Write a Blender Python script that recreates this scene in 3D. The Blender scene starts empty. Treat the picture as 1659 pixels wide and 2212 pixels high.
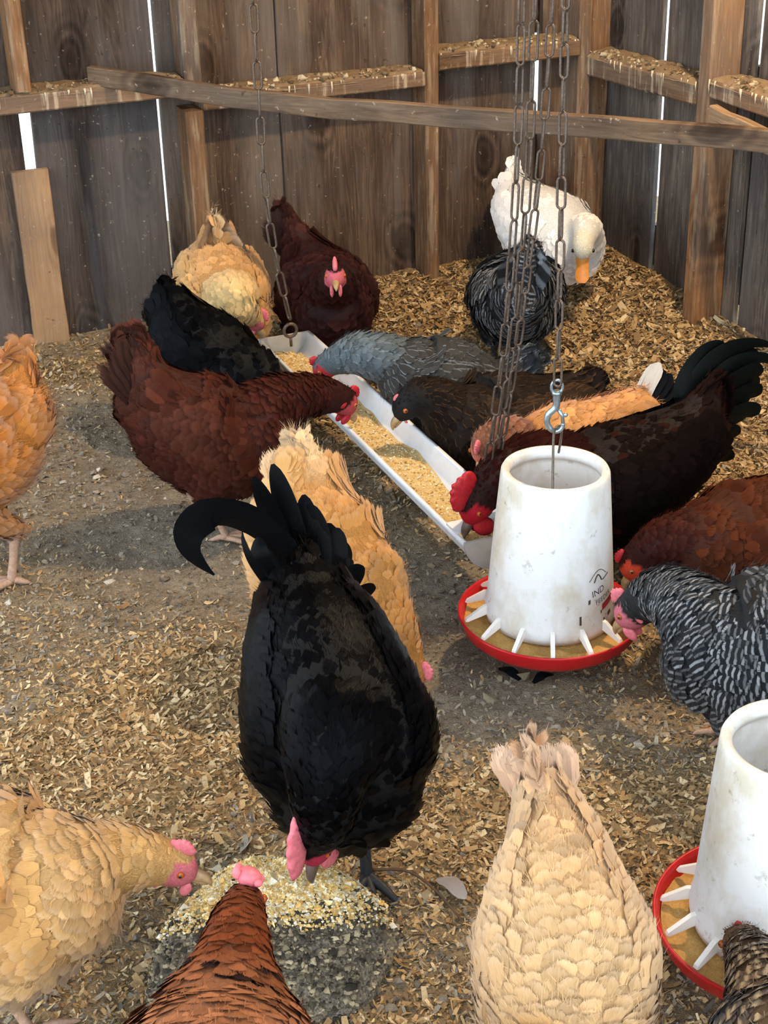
import bpy, bmesh, math, random
import numpy as np
from mathutils import Vector, Matrix

SC = bpy.context.scene
COL = SC.collection
rng = np.random.default_rng(7)
random.seed(7)

# ------------------------------------------------------------------ camera
CAM_H, PITCH, ROLL, FPX = 1.45, 27.0, -1.5, 3300.0
def make_camera():
    p, r = math.radians(PITCH), math.radians(ROLL)
    fwd = Vector((0, math.cos(p), -math.sin(p))); right = Vector((1, 0, 0)); up = right.cross(fwd)
    R = right * math.cos(r) + up * math.sin(r); U = up * math.cos(r) - right * math.sin(r)
    cd = bpy.data.cameras.new('camera'); cd.sensor_fit = 'VERTICAL'; cd.sensor_height = 24.0
    cd.lens = FPX / 2212.0 * 24.0; cd.clip_start = 0.05
    co = bpy.data.objects.new('camera', cd); COL.objects.link(co)
    m = Matrix((R, U, -fwd)).transposed().to_4x4(); m.translation = Vector((0, 0, CAM_H))
    co.matrix_world = m
    SC.camera = co
make_camera()

# ------------------------------------------------------------------ world, lamp, exposure
def make_world():
    w = bpy.data.worlds.new('daylight'); SC.world = w; w.use_nodes = True
    n = w.node_tree.nodes; bg = n['Background']
    bg.inputs['Color'].default_value = (0.80, 0.90, 1.0, 1); bg.inputs['Strength'].default_value = 3.7
make_world()
LAMP_POS = (0.85, 2.95, 2.35)
LAMP_POWER = 150.0
SC.view_settings.view_transform = 'Standard'
SC.view_settings.look = 'None'
SC.view_settings.gamma = 1.0
SC.view_settings.exposure = 0.14
SC.view_settings.use_curve_mapping = False
SC.cycles.max_bounces = 4; SC.cycles.diffuse_bounces = 2; SC.cycles.glossy_bounces = 2; SC.cycles.transmission_bounces = 2; SC.cycles.transparent_max_bounces = 8; SC.cycles.adaptive_threshold = .05

# ------------------------------------------------------------------ helpers
def lin(h):
    h = h.lstrip('#'); v = [int(h[i:i+2], 16) / 255 for i in (0, 2, 4)]
    return tuple(c / 12.92 if c <= 0.04045 else ((c + 0.055) / 1.055) ** 2.4 for c in v)
def lin4(h): return (*lin(h), 1.0)

def link(name, mesh, mat=None, parent=None, loc=None):
    o = bpy.data.objects.new(name, mesh); COL.objects.link(o)
    if mat is not None and mesh is not None:
        for m in (mat if isinstance(mat, (list, tuple)) else [mat]): mesh.materials.append(m)
    if parent is not None: o.parent = parent
    if loc is not None: o.location = loc
    return o
def empty(name, loc=(0, 0, 0), label=None, cat=None, group=None, kind=None):
    o = bpy.data.objects.new(name, None); COL.objects.link(o); o.location = loc; o.empty_display_size = 0.05
    tag(o, label, cat, group, kind); return o
def tag(o, label=None, cat=None, group=None, kind=None):
    if label: o['label'] = label
    if cat: o['category'] = cat
    if group: o['group'] = group
    if kind: o['kind'] = kind
    return o

def mesh_np(name, V, F, smooth=True, cols=None, fuv=None):
    """V (n,3); F (m,k) faces of one size k; optional point attributes"""
    V = np.asarray(V, np.float32); F = np.asarray(F, np.int32)
    me = bpy.data.meshes.new(name); m, k = F.shape
    me.vertices.add(len(V)); me.vertices.foreach_set('co', V.ravel())
    me.loops.add(m * k); me.loops.foreach_set('vertex_index', F.ravel())
    me.polygons.add(m)
    me.polygons.foreach_set('loop_start', np.arange(0, m * k, k, dtype=np.int32))
    me.polygons.foreach_set('loop_total', np.full(m, k, np.int32))
    me.polygons.foreach_set('use_smooth', np.full(m, smooth, bool))
    me.update(calc_edges=True)
    if cols is not None:
        a = me.attributes.new('Col', 'FLOAT_COLOR', 'POINT')
        c = np.ones((len(V), 4), np.float32); c[:, :3] = cols; a.data.foreach_set('color', c.ravel())
    if fuv is not None:
        a = me.attributes.new('fuv', 'FLOAT_VECTOR', 'POINT'); a.data.foreach_set('vector', np.asarray(fuv, np.float32).ravel())
    return me

def pyd(name, V, F, smooth=False):
    me = bpy.data.meshes.new(name); me.from_pydata([tuple(map(float, v)) for v in V], [], F)
    if smooth: me.polygons.foreach_set('use_smooth', [True] * len(me.polygons))
    me.update(); return me

class Geo:
    """collects polygons for one mesh"""
    def __init__(s): s.v = []; s.f = []
    def add(s, V, F):
        o = len(s.v); s.v += [tuple(map(float, v)) for v in V]; s.f += [[i + o for i in f] for f in F]
    def mesh(s, name, smooth=True): return pyd(name, s.v, s.f, smooth)

def catmull(pts, n):
    P = np.asarray(pts, float); m = len(P)
    A = np.vstack([2 * P[0] - P[1], P, 2 * P[-1] - P[-2]])
    t = np.linspace(0, m - 1, n); i = np.minimum(t.astype(int), m - 2); f = (t - i)[:, None]
    p0, p1, p2, p3 = A[i], A[i + 1], A[i + 2], A[i + 3]
    return 0.5 * ((2 * p1) + (-p0 + p2) * f + (2 * p0 - 5 * p1 + 4 * p2 - p3) * f**2 + (-p0 + 3 * p1 - 3 * p2 + p3) * f**3)

def nrm(v): v = np.asarray(v, float); return v / (np.linalg.norm(v, axis=-1, keepdims=True) + 1e-12)

def loft(nodes, side, n=26, m=18, cap=0.7):
    """closed tube through nodes (x,y,z,rw,rh); side = sideways direction of the animal"""
    C = catmull(nodes, n); c = C[:, :3]; r = np.maximum(C[:, 3:5], 0.003)
    t = nrm(np.gradient(c, axis=0))
    s = nrm(np.asarray(side)[None, :] - t * (t @ np.asarray(side))[:, None]); u = np.cross(s, t); u = nrm(u)
    rings = []
    def ring(cc, ss, uu, rw, rh):
        a = np.linspace(0, 2 * np.pi, m, endpoint=False)
        return cc + np.outer(np.cos(a) * rw, ss) + np.outer(np.sin(a) * rh, uu)
    k = 4
    L0, L1 = cap * r[0].mean(), cap * r[-1].mean()
    for j in range(k, 0, -1):
        q = j / (k + .3); w = math.sqrt(max(0, 1 - q * q)); rings.append(ring(c[0] - t[0] * L0 * q, s[0], u[0], r[0, 0] * w, r[0, 1] * w))
    for i in range(n): rings.append(ring(c[i], s[i], u[i], r[i, 0], r[i, 1]))
    for j in range(1, k + 1):
        q = j / (k + .3); w = math.sqrt(max(0, 1 - q * q)); rings.append(ring(c[-1] + t[-1] * L1 * q, s[-1], u[-1], r[-1, 0] * w, r[-1, 1] * w))
    V = np.vstack(rings); N = len(rings); F = []
    for i in range(N - 1):
        for j in range(m):
            F.append([i * m + j, i * m + (j + 1) % m, (i + 1) * m + (j + 1) % m, (i + 1) * m + j])
    F.append(list(range(m))[::-1]); F.append(list(range((N - 1) * m, N * m)))
    return V, F, (c, t, s, u, r)

def tube(path, rad, m=8, closed=False):
    """tube round a polyline; rad scalar or list"""
    P = np.asarray(path, float); n = len(P); R = np.broadcast_to(np.asarray(rad, float), (n,))
    t = np.gradient(P, axis=0) if not closed else np.roll(P, -1, 0) - np.roll(P, 1, 0)
    t = nrm(t); ref = np.array([0, 0, 1.0]) if abs(t[0, 2]) < .9 else np.array([1.0, 0, 0])
    V = []; s = None
    for i in range(n):
        s0 = ref - t[i] * (ref @ t[i]) if s is None else s - t[i] * (s @ t[i])
        s = nrm(s0); u = np.cross(t[i], s)
        a = np.linspace(0, 2 * np.pi, m, endpoint=False)
        V.append(P[i] + R[i] * (np.outer(np.cos(a), s) + np.outer(np.sin(a), u)))
    V = np.vstack(V); F = []
    for i in range(n if closed else n - 1):
        k = (i + 1) % n
        for j in range(m): F.append([i * m + j, i * m + (j + 1) % m, k * m + (j + 1) % m, k * m + j])
    if not closed: F.append(list(range(m))[::-1]); F.append(list(range((n - 1) * m, n * m)))
    return V, F

def lathe(prof, m=48, closed=False):
    """revolve (r,z) profile round z"""
    V = []; F = []
    for r, z in prof:
        for j in range(m):
            a = 2 * math.pi * j / m; V.append((r * math.cos(a), r * math.sin(a), z))
    n = len(prof)
    for i in range(n if closed else n - 1):
        k = (i + 1) % n
        for j in range(m): F.append([i * m + j, i * m + (j + 1) % m, k * m + (j + 1) % m, k * m + j])
    return V, F

def ellipsoid(c, ax, m=12, n=8):
    """ax: three axis vectors scaled by the radii"""
    c = np.asarray(c, float); A = np.asarray(ax, float); V = []; F = []
    for i in range(n + 1):
        th = math.pi * i / n
        for j in range(m):
            ph = 2 * math.pi * j / m
            V.append(c + A[0] * math.sin(th) * math.cos(ph) + A[1] * math.sin(th) * math.sin(ph) + A[2] * math.cos(th))
    for i in range(n):
        for j in range(m): F.append([i * m + j, (i + 1) * m + j, (i + 1) * m + (j + 1) % m, i * m + (j + 1) % m])
    return V, F

def vnoise(x, y, seed=0):
    """smooth value noise"""
    g = np.random.default_rng(seed).random((256, 256))
    xi = np.floor(x).astype(int); yi = np.floor(y).astype(int); fx = x - xi; fy = y - yi
    fx = fx * fx * (3 - 2 * fx); fy = fy * fy * (3 - 2 * fy)
    a = g[xi % 256, yi % 256]; b = g[(xi + 1) % 256, yi % 256]; c = g[xi % 256, (yi + 1) % 256]; d = g[(xi + 1) % 256, (yi + 1) % 256]
    return (a * (1 - fx) + b * fx) * (1 - fy) + (c * (1 - fx) + d * fx) * fy
def fbm(x, y, sc, oct=4, seed=0):
    r = 0; a = .5
    for o in range(oct): r = r + a * vnoise(x * sc + 31.7 * o, y * sc + 11.3 * o, seed + o); sc *= 2.03; a *= .5
    return r

# ------------------------------------------------------------------ materials
def mat_new(name):
    m = bpy.data.materials.new(name); m.use_nodes = True
    nt = m.node_tree; return m, nt, nt.nodes, nt.links, nt.nodes['Principled BSDF']
def ramp(n, stops, interp='LINEAR'):
    r = n.new('ShaderNodeValToRGB'); e = r.color_ramp.elements; r.color_ramp.interpolation = interp
    while len(e) < len(stops): e.new(0.5)
    for k, (p, c) in enumerate(stops): e[k].position = p; e[k].color = c if len(c) == 4 else (*c, 1)
    return r
def math_node(n, l, op, a, b=None, clamp=False):
    k = n.new('ShaderNodeMath'); k.operation = op; k.use_clamp = clamp
    for i, x in enumerate((a, b)):
        if x is None: continue
        if isinstance(x, (int, float)): k.inputs[i].default_value = x
        else: l.new(x, k.inputs[i])
    return k.outputs[0]
def mixc(n, l, fac, a, b, mode='MIX'):
    k = n.new('ShaderNodeMix'); k.data_type = 'RGBA'; k.blend_type = mode
    for s, x in ((k.inputs[0], fac), (k.inputs[6], a), (k.inputs[7], b)):
        if isinstance(x, (int, float)): s.default_value = x
        elif isinstance(x, (tuple, list)): s.default_value = x if len(x) == 4 else (*x, 1)
        else: l.new(x, s)
    return k.outputs[2]
def noise(n, l, vec, scale, detail=4, rough=.55, dist=0):
    k = n.new('ShaderNodeTexNoise'); k.inputs['Scale'].default_value = scale; k.inputs['Detail'].default_value = detail
    k.inputs['Roughness'].default_value = rough; k.inputs['Distortion'].default_value = dist
    if vec is not None: l.new(vec, k.inputs['Vector'])
    return k.outputs['Fac']
def mapping(n, l, vec, scale=(1, 1, 1), loc=None):
    k = n.new('ShaderNodeMapping'); k.inputs['Scale'].default_value = scale; l.new(vec, k.inputs['Vector'])
    if loc is not None: l.new(loc, k.inputs['Location'])
    return k.outputs['Vector']
def bump(n, l, h, strength, dist, bsdf):
    k = n.new('ShaderNodeBump'); k.inputs['Strength'].default_value = strength; k.inputs['Distance'].default_value = dist
    l.new(h, k.inputs['Height']); l.new(k.outputs['Normal'], bsdf.inputs['Normal'])

def mat_plain(name, hexcol, rough=.6, metal=0, spec=.4, noise_amt=.12, nscale=40, sub=0, bump_s=.15):
    m, nt, n, l, b = mat_new(name)
    tc = n.new('ShaderNodeTexCoord'); f = noise(n, l, tc.outputs['Object'], nscale, 3)
    c = lin(hexcol); lo = tuple(x * (1 - noise_amt) for x in c); hi = tuple(min(1, x * (1 + noise_amt)) for x in c)
    r = ramp(n, [(0.3, lo), (0.7, hi)]); l.new(f, r.inputs[0]); l.new(r.outputs[0], b.inputs['Base Color'])
    b.inputs['Roughness'].default_value = rough; b.inputs['Metallic'].default_value = metal; b.inputs['Specular IOR Level'].default_value = spec
    if sub: b.inputs['Subsurface Weight'].default_value = sub; b.inputs['Subsurface Radius'].default_value = (.01, .004, .003); b.inputs['Subsurface Scale'].default_value = 1
    if bump_s: bump(n, l, f, bump_s, .002, b)
    return m

def mat_wood(name, dark, mid, light, axis='Z', speck=.5, streak=0.0, weather=.35):
    """weathered boards: grain along the board's axis, knots, pale specks"""
    m, nt, n, l, b = mat_new(name)
    tc = n.new('ShaderNodeTexCoord'); oi = n.new('ShaderNodeObjectInfo')
    off = n.new('ShaderNodeVectorMath'); off.operation = 'SCALE'; off.inputs[0].default_value = (13.1, 7.7, 5.3); l.new(oi.outputs['Random'], off.inputs['Scale'])
    add = n.new('ShaderNodeVectorMath'); add.operation = 'ADD'; l.new(tc.outputs['Object'], add.inputs[0]); l.new(off.outputs[0], add.inputs[1])
    v = add.outputs[0]
    ss = {'Z': (1, 1, .035), 'X': (.035, 1, 1), 'Y': (1, .035, 1)}[axis]; st = {'Z': (1, 1, .12), 'X': (.12, 1, 1), 'Y': (1, .12, 1)}[axis]
    warp = noise(n, l, mapping(n, l, v, st), 9, 3)
    vw = n.new('ShaderNodeVectorMath'); vw.operation = 'MULTIPLY_ADD'
    cmb = n.new('ShaderNodeCombineXYZ'); [l.new(warp, cmb.inputs[i]) for i in range(3)]
    l.new(cmb.outputs[0], vw.inputs[0]); vw.inputs[1].default_value = (.12, .12, .12); l.new(v, vw.inputs[2])
    g1 = noise(n, l, mapping(n, l, vw.outputs[0], ss), 150, 5, .65)
    g2 = noise(n, l, mapping(n, l, v, st), 16, 4, .6)
    big = noise(n, l, v, 4.5, 3)
    kz = {'Z': (1, 1, .55), 'X': (.55, 1, 1), 'Y': (1, .55, 1)}[axis]
    vo = n.new('ShaderNodeTexVoronoi'); vo.voronoi_dimensions = '2D'; vo.inputs['Scale'].default_value = 3.6; sx_ = n.new('ShaderNodeSeparateXYZ'); l.new(mapping(n, l, vw.outputs[0], kz), sx_.inputs[0]); cx_ = n.new('ShaderNodeCombineXYZ'); l.new(sx_.outputs[0], cx_.inputs[0]); l.new(sx_.outputs[2], cx_.inputs[1]); l.new(cx_.outputs[0], vo.inputs['Vector']); kd = vo.outputs['Distance']
    ring = math_node(n, l, 'MULTIPLY_ADD', math_node(n, l, 'SINE', math_node(n, l, 'MULTIPLY', kd, 85.0)), .5); ring.node.inputs[2].default_value = .5
    kr = ramp(n, [(.10, (1, 1, 1)), (.26, (0, 0, 0))]); l.new(kd, kr.inputs[0]); km = ramp(n, [(.05, (1, 1, 1)), (.115, (0, 0, 0))]); l.new(kd, km.inputs[0])
    gg = math_node(n, l, 'ADD', math_node(n, l, 'MULTIPLY', g1, .55), math_node(n, l, 'MULTIPLY', g2, .45))
    gg = math_node(n, l, 'SUBTRACT', gg, math_node(n, l, 'MULTIPLY', math_node(n, l, 'MULTIPLY', kr.outputs[0], ring), .16))
    r = ramp(n, [(.30, lin(dark)), (.50, lin(mid)), (.72, lin(light))]); l.new(gg, r.inputs[0])
    r2 = ramp(n, [(.3, (.62, .62, .66)), (.7, (1.18, 1.1, 1.0))]); l.new(big, r2.inputs[0])
    c = mixc(n, l, 1.0, r.outputs[0], r2.outputs[0], 'MULTIPLY')
    c = mixc(n, l, math_node(n, l, 'MULTIPLY', km.outputs[0], .75), c, lin('#2c2018'))
    wea = noise(n, l, mapping(n, l, v, st), 5.5, 4, .65); rw_ = ramp(n, [(.46, (0, 0, 0)), (.62, (weather,) * 3)]); l.new(wea, rw_.inputs[0]); c = mixc(n, l, rw_.outputs[0], c, lin('#6f6c6a'))
    rr = ramp(n, [(0, (.72, .74, .78)), (.5, (1, .97, .93)), (1, (1.22, 1.08, .92))]); l.new(oi.outputs['Random'], rr.inputs[0])
    c = mixc(n, l, 1.0, c, rr.outputs[0], 'MULTIPLY')
    if speck:
        sp = noise(n, l, v, 75, 3, .6); rs = ramp(n, [(.66, (0, 0, 0)), (.74, (speck, speck, speck))]); l.new(sp, rs.inputs[0])
        c = mixc(n, l, rs.outputs[0], c, lin('#b9ae9c'))
        sp = noise(n, l, v, 48, 2, .6); rs = ramp(n, [(.69, (0, 0, 0)), (.76, (.6, .6, .6))]); l.new(sp, rs.inputs[0])
        c = mixc(n, l, rs.outputs[0], c, lin('#2a211a'))
    if streak:
        sk = noise(n, l, mapping(n, l, tc.outputs['Object'], (1, 1, .12)), 55, 3, .6); rs = ramp(n, [(.52, (0, 0, 0)), (.66, (streak,) * 3)]); l.new(sk, rs.inputs[0])
        c = mixc(n, l, rs.outputs[0], c, lin('#cbbba0'))
    l.new(c, b.inputs['Base Color']); b.inputs['Roughness'].default_value = .85; b.inputs['Specular IOR Level'].default_value = .2
    bump(n, l, gg, .55, .004, b)
    return m

def mat_plumage(name, pattern=None, light='#c9ccd0', rough=.55, spec=.3, bars=4.0, tip=.12, sheen=.15, coat=None, bar_fac=.8, tipcol=(1, 1, 1), fringe=True):
    """feathers: Col = feather's own colour, fuv = (across, along, random)"""
    m, nt, n, l, b = mat_new(name)
    a = n.new('ShaderNodeAttribute'); a.attribute_name = 'Col'
    f = n.new('ShaderNodeAttribute'); f.attribute_name = 'fuv'
    s = n.new('ShaderNodeSeparateXYZ'); l.new(f.outputs['Vector'], s.inputs[0]); u, v, r = s.outputs
    au = math_node(n, l, 'ABSOLUTE', u)
    cmb = n.new('ShaderNodeCombineXYZ')
    l.new(math_node(n, l, 'MULTIPLY', u, 7.0), cmb.inputs[0]); l.new(math_node(n, l, 'ADD', math_node(n, l, 'MULTIPLY', v, 1.6), math_node(n, l, 'MULTIPLY', au, -1.0)), cmb.inputs[1]); l.new(math_node(n, l, 'MULTIPLY', r, 40.0), cmb.inputs[2])
    barb = noise(n, l, cmb.outputs[0], 2.2, 3, .6)
    rb = ramp(n, [(.3, (.88, .88, .88)), (.7, (1.10, 1.10, 1.10))]); l.new(barb, rb.inputs[0])
    c = mixc(n, l, 1.0, a.outputs['Color'], rb.outputs[0], 'MULTIPLY')
    if pattern == 'barred':
        ph = math_node(n, l, 'ADD', math_node(n, l, 'MULTIPLY', v, bars), math_node(n, l, 'MULTIPLY', au, -.12))
        w = math_node(n, l, 'SINE', math_node(n, l, 'MULTIPLY', ph, 6.2832))
        rr = ramp(n, [(.52, (0, 0, 0)), (.86, (bar_fac,) * 3)]); l.new(math_node(n, l, 'MULTIPLY_ADD', w, .5), rr.inputs[0])
        rr.inputs[0].links[0].from_node.inputs[2].default_value = .5
        rfac = ramp(n, [(.1, (.25, .25, .25)), (.9, (1, 1, 1))]); l.new(r, rfac.inputs[0])
        c = mixc(n, l, mixc(n, l, 1.0, rr.outputs[0], rfac.outputs[0], 'MULTIPLY'), c, lin(light))
    elif pattern == 'laced':
        e = math_node(n, l, 'MAXIMUM', math_node(n, l, 'MULTIPLY', au, .9), math_node(n, l, 'POWER', v, 3.0))
        rr = ramp(n, [(.62, (0, 0, 0)), (.85, (bar_fac,) * 3)]); l.new(e, rr.inputs[0])
        c = mixc(n, l, rr.outputs[0], c, lin(light))
    elif pattern == 'striped':
        rr = ramp(n, [(.12, (bar_fac,) * 3), (.42, (0, 0, 0))]); l.new(au, rr.inputs[0])
        c = mixc(n, l, rr.outputs[0], c, lin(light))
    if tip:
        rt = ramp(n, [(.55, (0, 0, 0)), (1.0, (tip,) * 3)]); l.new(v, rt.inputs[0])
        c = mixc(n, l, rt.outputs[0], c, (*tipcol, 1))
    # ragged, see-through barbs along the rim of each feather
    edge = math_node(n, l, 'MAXIMUM', math_node(n, l, 'MULTIPLY_ADD', math_node(n, l, 'ADD', v, math_node(n, l, 'MULTIPLY', math_node(n, l, 'MULTIPLY', au, au), .22)), 3.2), math_node(n, l, 'MULTIPLY_ADD', au, 3.0))
    for k_ in edge.node.inputs[:2]: k_.links[0].from_node.inputs[2].default_value = -2.3
    cm2 = n.new('ShaderNodeCombineXYZ'); l.new(math_node(n, l, 'MULTIPLY', u, 16.0), cm2.inputs[0]); l.new(math_node(n, l, 'MULTIPLY', v, 3.0), cm2.inputs[1]); l.new(math_node(n, l, 'MULTIPLY', r, 90.0), cm2.inputs[2])
    fr = noise(n, l, cm2.outputs[0], 1.6, 2, .6)
    al = math_node(n, l, 'GREATER_THAN', math_node(n, l, 'MULTIPLY_ADD', fr, 1.6), edge); al.node.inputs[0].links[0].from_node.inputs[2].default_value = -.25
    if fringe: l.new(al, b.inputs['Alpha'])
    l.new(c, b.inputs['Base Color'])
    b.inputs['Roughness'].default_value = rough; b.inputs['Specular IOR Level'].default_value = spec
    b.inputs['Sheen Weight'].default_value = sheen; b.inputs['Sheen Roughness'].default_value = .5
    if coat:
        b.inputs['Specular Tint'].default_value = (*lin(coat), 1)
    bump(n, l, barb, .25, .0015, b)
    return m

M = {}
def materials():
    M['plank'] = mat_wood('weathered_plank', '#27211d', '#544840', '#807264', 'Z', .55, 0, .55)
    M['plank_grey_daylit'] = mat_wood('daylit_grey_plank', '#3b3632', '#6b625a', '#968c81', 'Z', .55, .12, .5)  # greyer side-wall wood, its colour also lightened for the daylight falling there
    M['stud'] = mat_wood('stud_timber', '#57412f', '#84664a', '#a88868', 'Z', .6, .22, .5)
    M['girt'] = mat_wood('girt_timber', '#4c3a2b', '#7d6248', '#a3886a', 'X', .55, .55)
    M['rail'] = mat_wood('rail_timber', '#453a30', '#6a5a4b', '#8b7965', 'X', .6)
    M['pale_board'] = mat_wood('pale_board', '#7f6a55', '#9c856c', '#b19b82', 'Z', .5, 0, .3)
    M['grey_board'] = mat_wood('grey_board', '#4d4338', '#8d7c68', '#b5a48d', 'X', .3)
    M['roof'] = mat_wood('roof_boards', '#2b231c', '#4a3c30', '#66543f', 'Y', 0)
    M['chain'] = mat_plain('chain_steel', '#6b5f55', .55, .75, .5, .35, 300)
    M['hook'] = mat_plain('zinc_hook', '#9fb0b8', .35, .8, .5, .15, 200)
    M['wire'] = mat_plain('rusty_wire', '#6a6258', .5, .7, .5, .3, 250)
    M['white_plastic'] = mat_feeder('feeder_plastic')
    M['fin'] = mat_plain('white_fin', '#f1ede6', .4, 0, .5, .03, 60)
    M['red_plastic'] = mat_plain('red_plastic', '#c0141c', .35, 0, .5, .08, 50, bump_s=.05)
    M['gutter'] = mat_plain('white_vinyl', '#eef2f6', .35, 0, .5, .05, 30, bump_s=.03)
    M['feed'] = mat_feed('ground_feed', '#b98a48', '#e0b672')
    M['feed_pale'] = mat_feed('pale_feed', '#cfa765', '#f0dba6')
    M['comb'] = mat_plain('comb_skin', '#b3202c', .45, 0, .4, .2, 180, .15)
    M['comb_pink'] = mat_plain('pink_comb_skin', '#d9737c', .5, 0, .4, .18, 180, .15)
    M['beak'] = mat_plain('beak_horn', '#a88a62', .4, 0, .5, .25, 120)
    M['beak_dark'] = mat_plain('dark_beak_horn', '#5a4a40', .4, 0, .5, .25, 120)
    M['bill'] = mat_plain('duck_bill', '#e0913f', .4, 0, .5, .15, 90)
    M['leg_pale'] = mat_plain('pale_shank', '#b08f78', .6, 0, .3, .2, 220)
    M['leg_dark'] = mat_plain('slate_shank', '#2c2d2f', .55, 0, .3, .2, 220)
    M['leg_orange'] = mat_plain('orange_foot', '#d98a3a', .55, 0, .3, .15, 220)
    M['eye_iris'] = mat_plain('eye_iris', '#a8541c', .15, 0, .6, .1, 300, bump_s=0)
    M['eye_black'] = mat_plain('eye_pupil', '#050505', .08, 0, .7, .0, 300, bump_s=0)
    M['band'] = mat_plain('yellow_band', '#c9c63a', .4, 0, .4, .05, 60)
    M['print_dark'] = mat_plain('dark_print', '#4a443e', .7, 0, .2, .2, 90)
    M['print_red'] = mat_plain('red_print', '#a8343a', .7, 0, .2, .15, 90)
    M['quill'] = mat_plain('twig_bark', '#5b4736', .7, 0, .3, .25, 120)
    # plumage
    M['p_black'] = mat_plumage('black_plumage', rough=.34, spec=.035, tip=0, sheen=.0, coat='#dfe6ff')
    M['p_blackred'] = mat_plumage('black_red_plumage', rough=.6, spec=.02, tip=0, sheen=0)
    M['p_buff'] = mat_plumage('buff_plumage', rough=.75, spec=.12, tip=.14, sheen=.2, tipcol=(1.0, .88, .70))
    M['p_red'] = mat_plumage('red_brown_plumage', rough=.6, spec=.05, tip=.05, sheen=.0, tipcol=(.6, .3, .2))
    M['p_barred'] = mat_plumage('barred_plumage', 'barred', '#a4a8ac', .6, .08, 3.0, 0, .1, bar_fac=.75)
    M['p_barred_dim'] = mat_plumage('dim_barred_plumage', 'barred', '#74787c', .6, .08, 2.5, 0, .1, bar_fac=.6)
    M['p_blue'] = mat_plumage('blue_grey_plumage', 'laced', '#9aa3aa', .6, .10, 3, 0, .05, bar_fac=.55)
    M['p_laced'] = mat_plumage('laced_plumage', 'laced', '#6b4a2c', .6, .06, 3, 0, .0, bar_fac=.5)
    M['p_striped'] = mat_plumage('striped_plumage', 'striped', '#c9b28a', .6, .2, 3, 0, .12, bar_fac=.6)
    M['p_white'] = mat_plumage('white_plumage', rough=.7, spec=.2, tip=.1, sheen=.2, fringe=False)
    M['p_tail'] = mat_plumage('tail_plumage', rough=.36, spec=.05, tip=0, sheen=.0, fringe=False)
    M['vcol'] = mat_vcol('scattered_bits')

def mat_vcol(name, rough=.85):
    m, nt, n, l, b = mat_new(name)
    a = n.new('ShaderNodeAttribute'); a.attribute_name = 'Col'; tc = n.new('ShaderNodeTexCoord')
    f = noise(n, l, tc.outputs['Object'], 500, 2); r = ramp(n, [(.3, (.8, .8, .8)), (.7, (1.15, 1.15, 1.15))]); l.new(f, r.inputs[0])
    l.new(mixc(n, l, 1.0, a.outputs['Color'], r.outputs[0], 'MULTIPLY'), b.inputs['Base Color'])
    b.inputs['Roughness'].default_value = rough; b.inputs['Specular IOR Level'].default_value = .2
    return m
def mat_feed(name, lo, hi):
    m, nt, n, l, b = mat_new(name)
    tc = n.new('ShaderNodeTexCoord'); f = noise(n, l, tc.outputs['Object'], 260, 4, .7); g = noise(n, l, tc.outputs['Object'], 40, 3)
    r = ramp(n, [(.3, lin(lo)), (.65, lin(hi))]); l.new(math_node(n, l, 'ADD', math_node(n, l, 'MULTIPLY', f, .6), math_node(n, l, 'MULTIPLY', g, .4)), r.inputs[0])
    l.new(r.outputs[0], b.inputs['Base Color']); b.inputs['Roughness'].default_value = .9; b.inputs['Specular IOR Level'].default_value = .1
    bump(n, l, f, .8, .004, b); return m
def mat_feeder(name):
    """white plastic, scuffed and stained with feed dust"""
    m, nt, n, l, b = mat_new(name)
    tc = n.new('ShaderNodeTexCoord'); v = tc.outputs['Object']
    s = noise(n, l, mapping(n, l, v, (1, 1, .7)), 9, 5, .65); r = ramp(n, [(.44, (0, 0, 0)), (.62, (.75, .75, .75))]); l.new(s, r.inputs[0])
    c = mixc(n, l, r.outputs[0], lin('#e6e7e6'), lin('#c3b89f'))
    d = noise(n, l, v, 42, 4, .7); r2 = ramp(n, [(.62, (0, 0, 0)), (.72, (.6, .6, .6))]); l.new(d, r2.inputs[0])
    c = mixc(n, l, r2.outputs[0], c, lin('#8f8671'))
    l.new(c, b.inputs['Base Color']); b.inputs['Roughness'].default_value = .5; b.inputs['Specular IOR Level'].default_value = .35
    b.inputs['Subsurface Weight'].default_value = .12; b.inputs['Subsurface Radius'].default_value = (.02, .02, .02); b.inputs['Subsurface Scale'].default_value = 1
    return m
materials()

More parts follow.
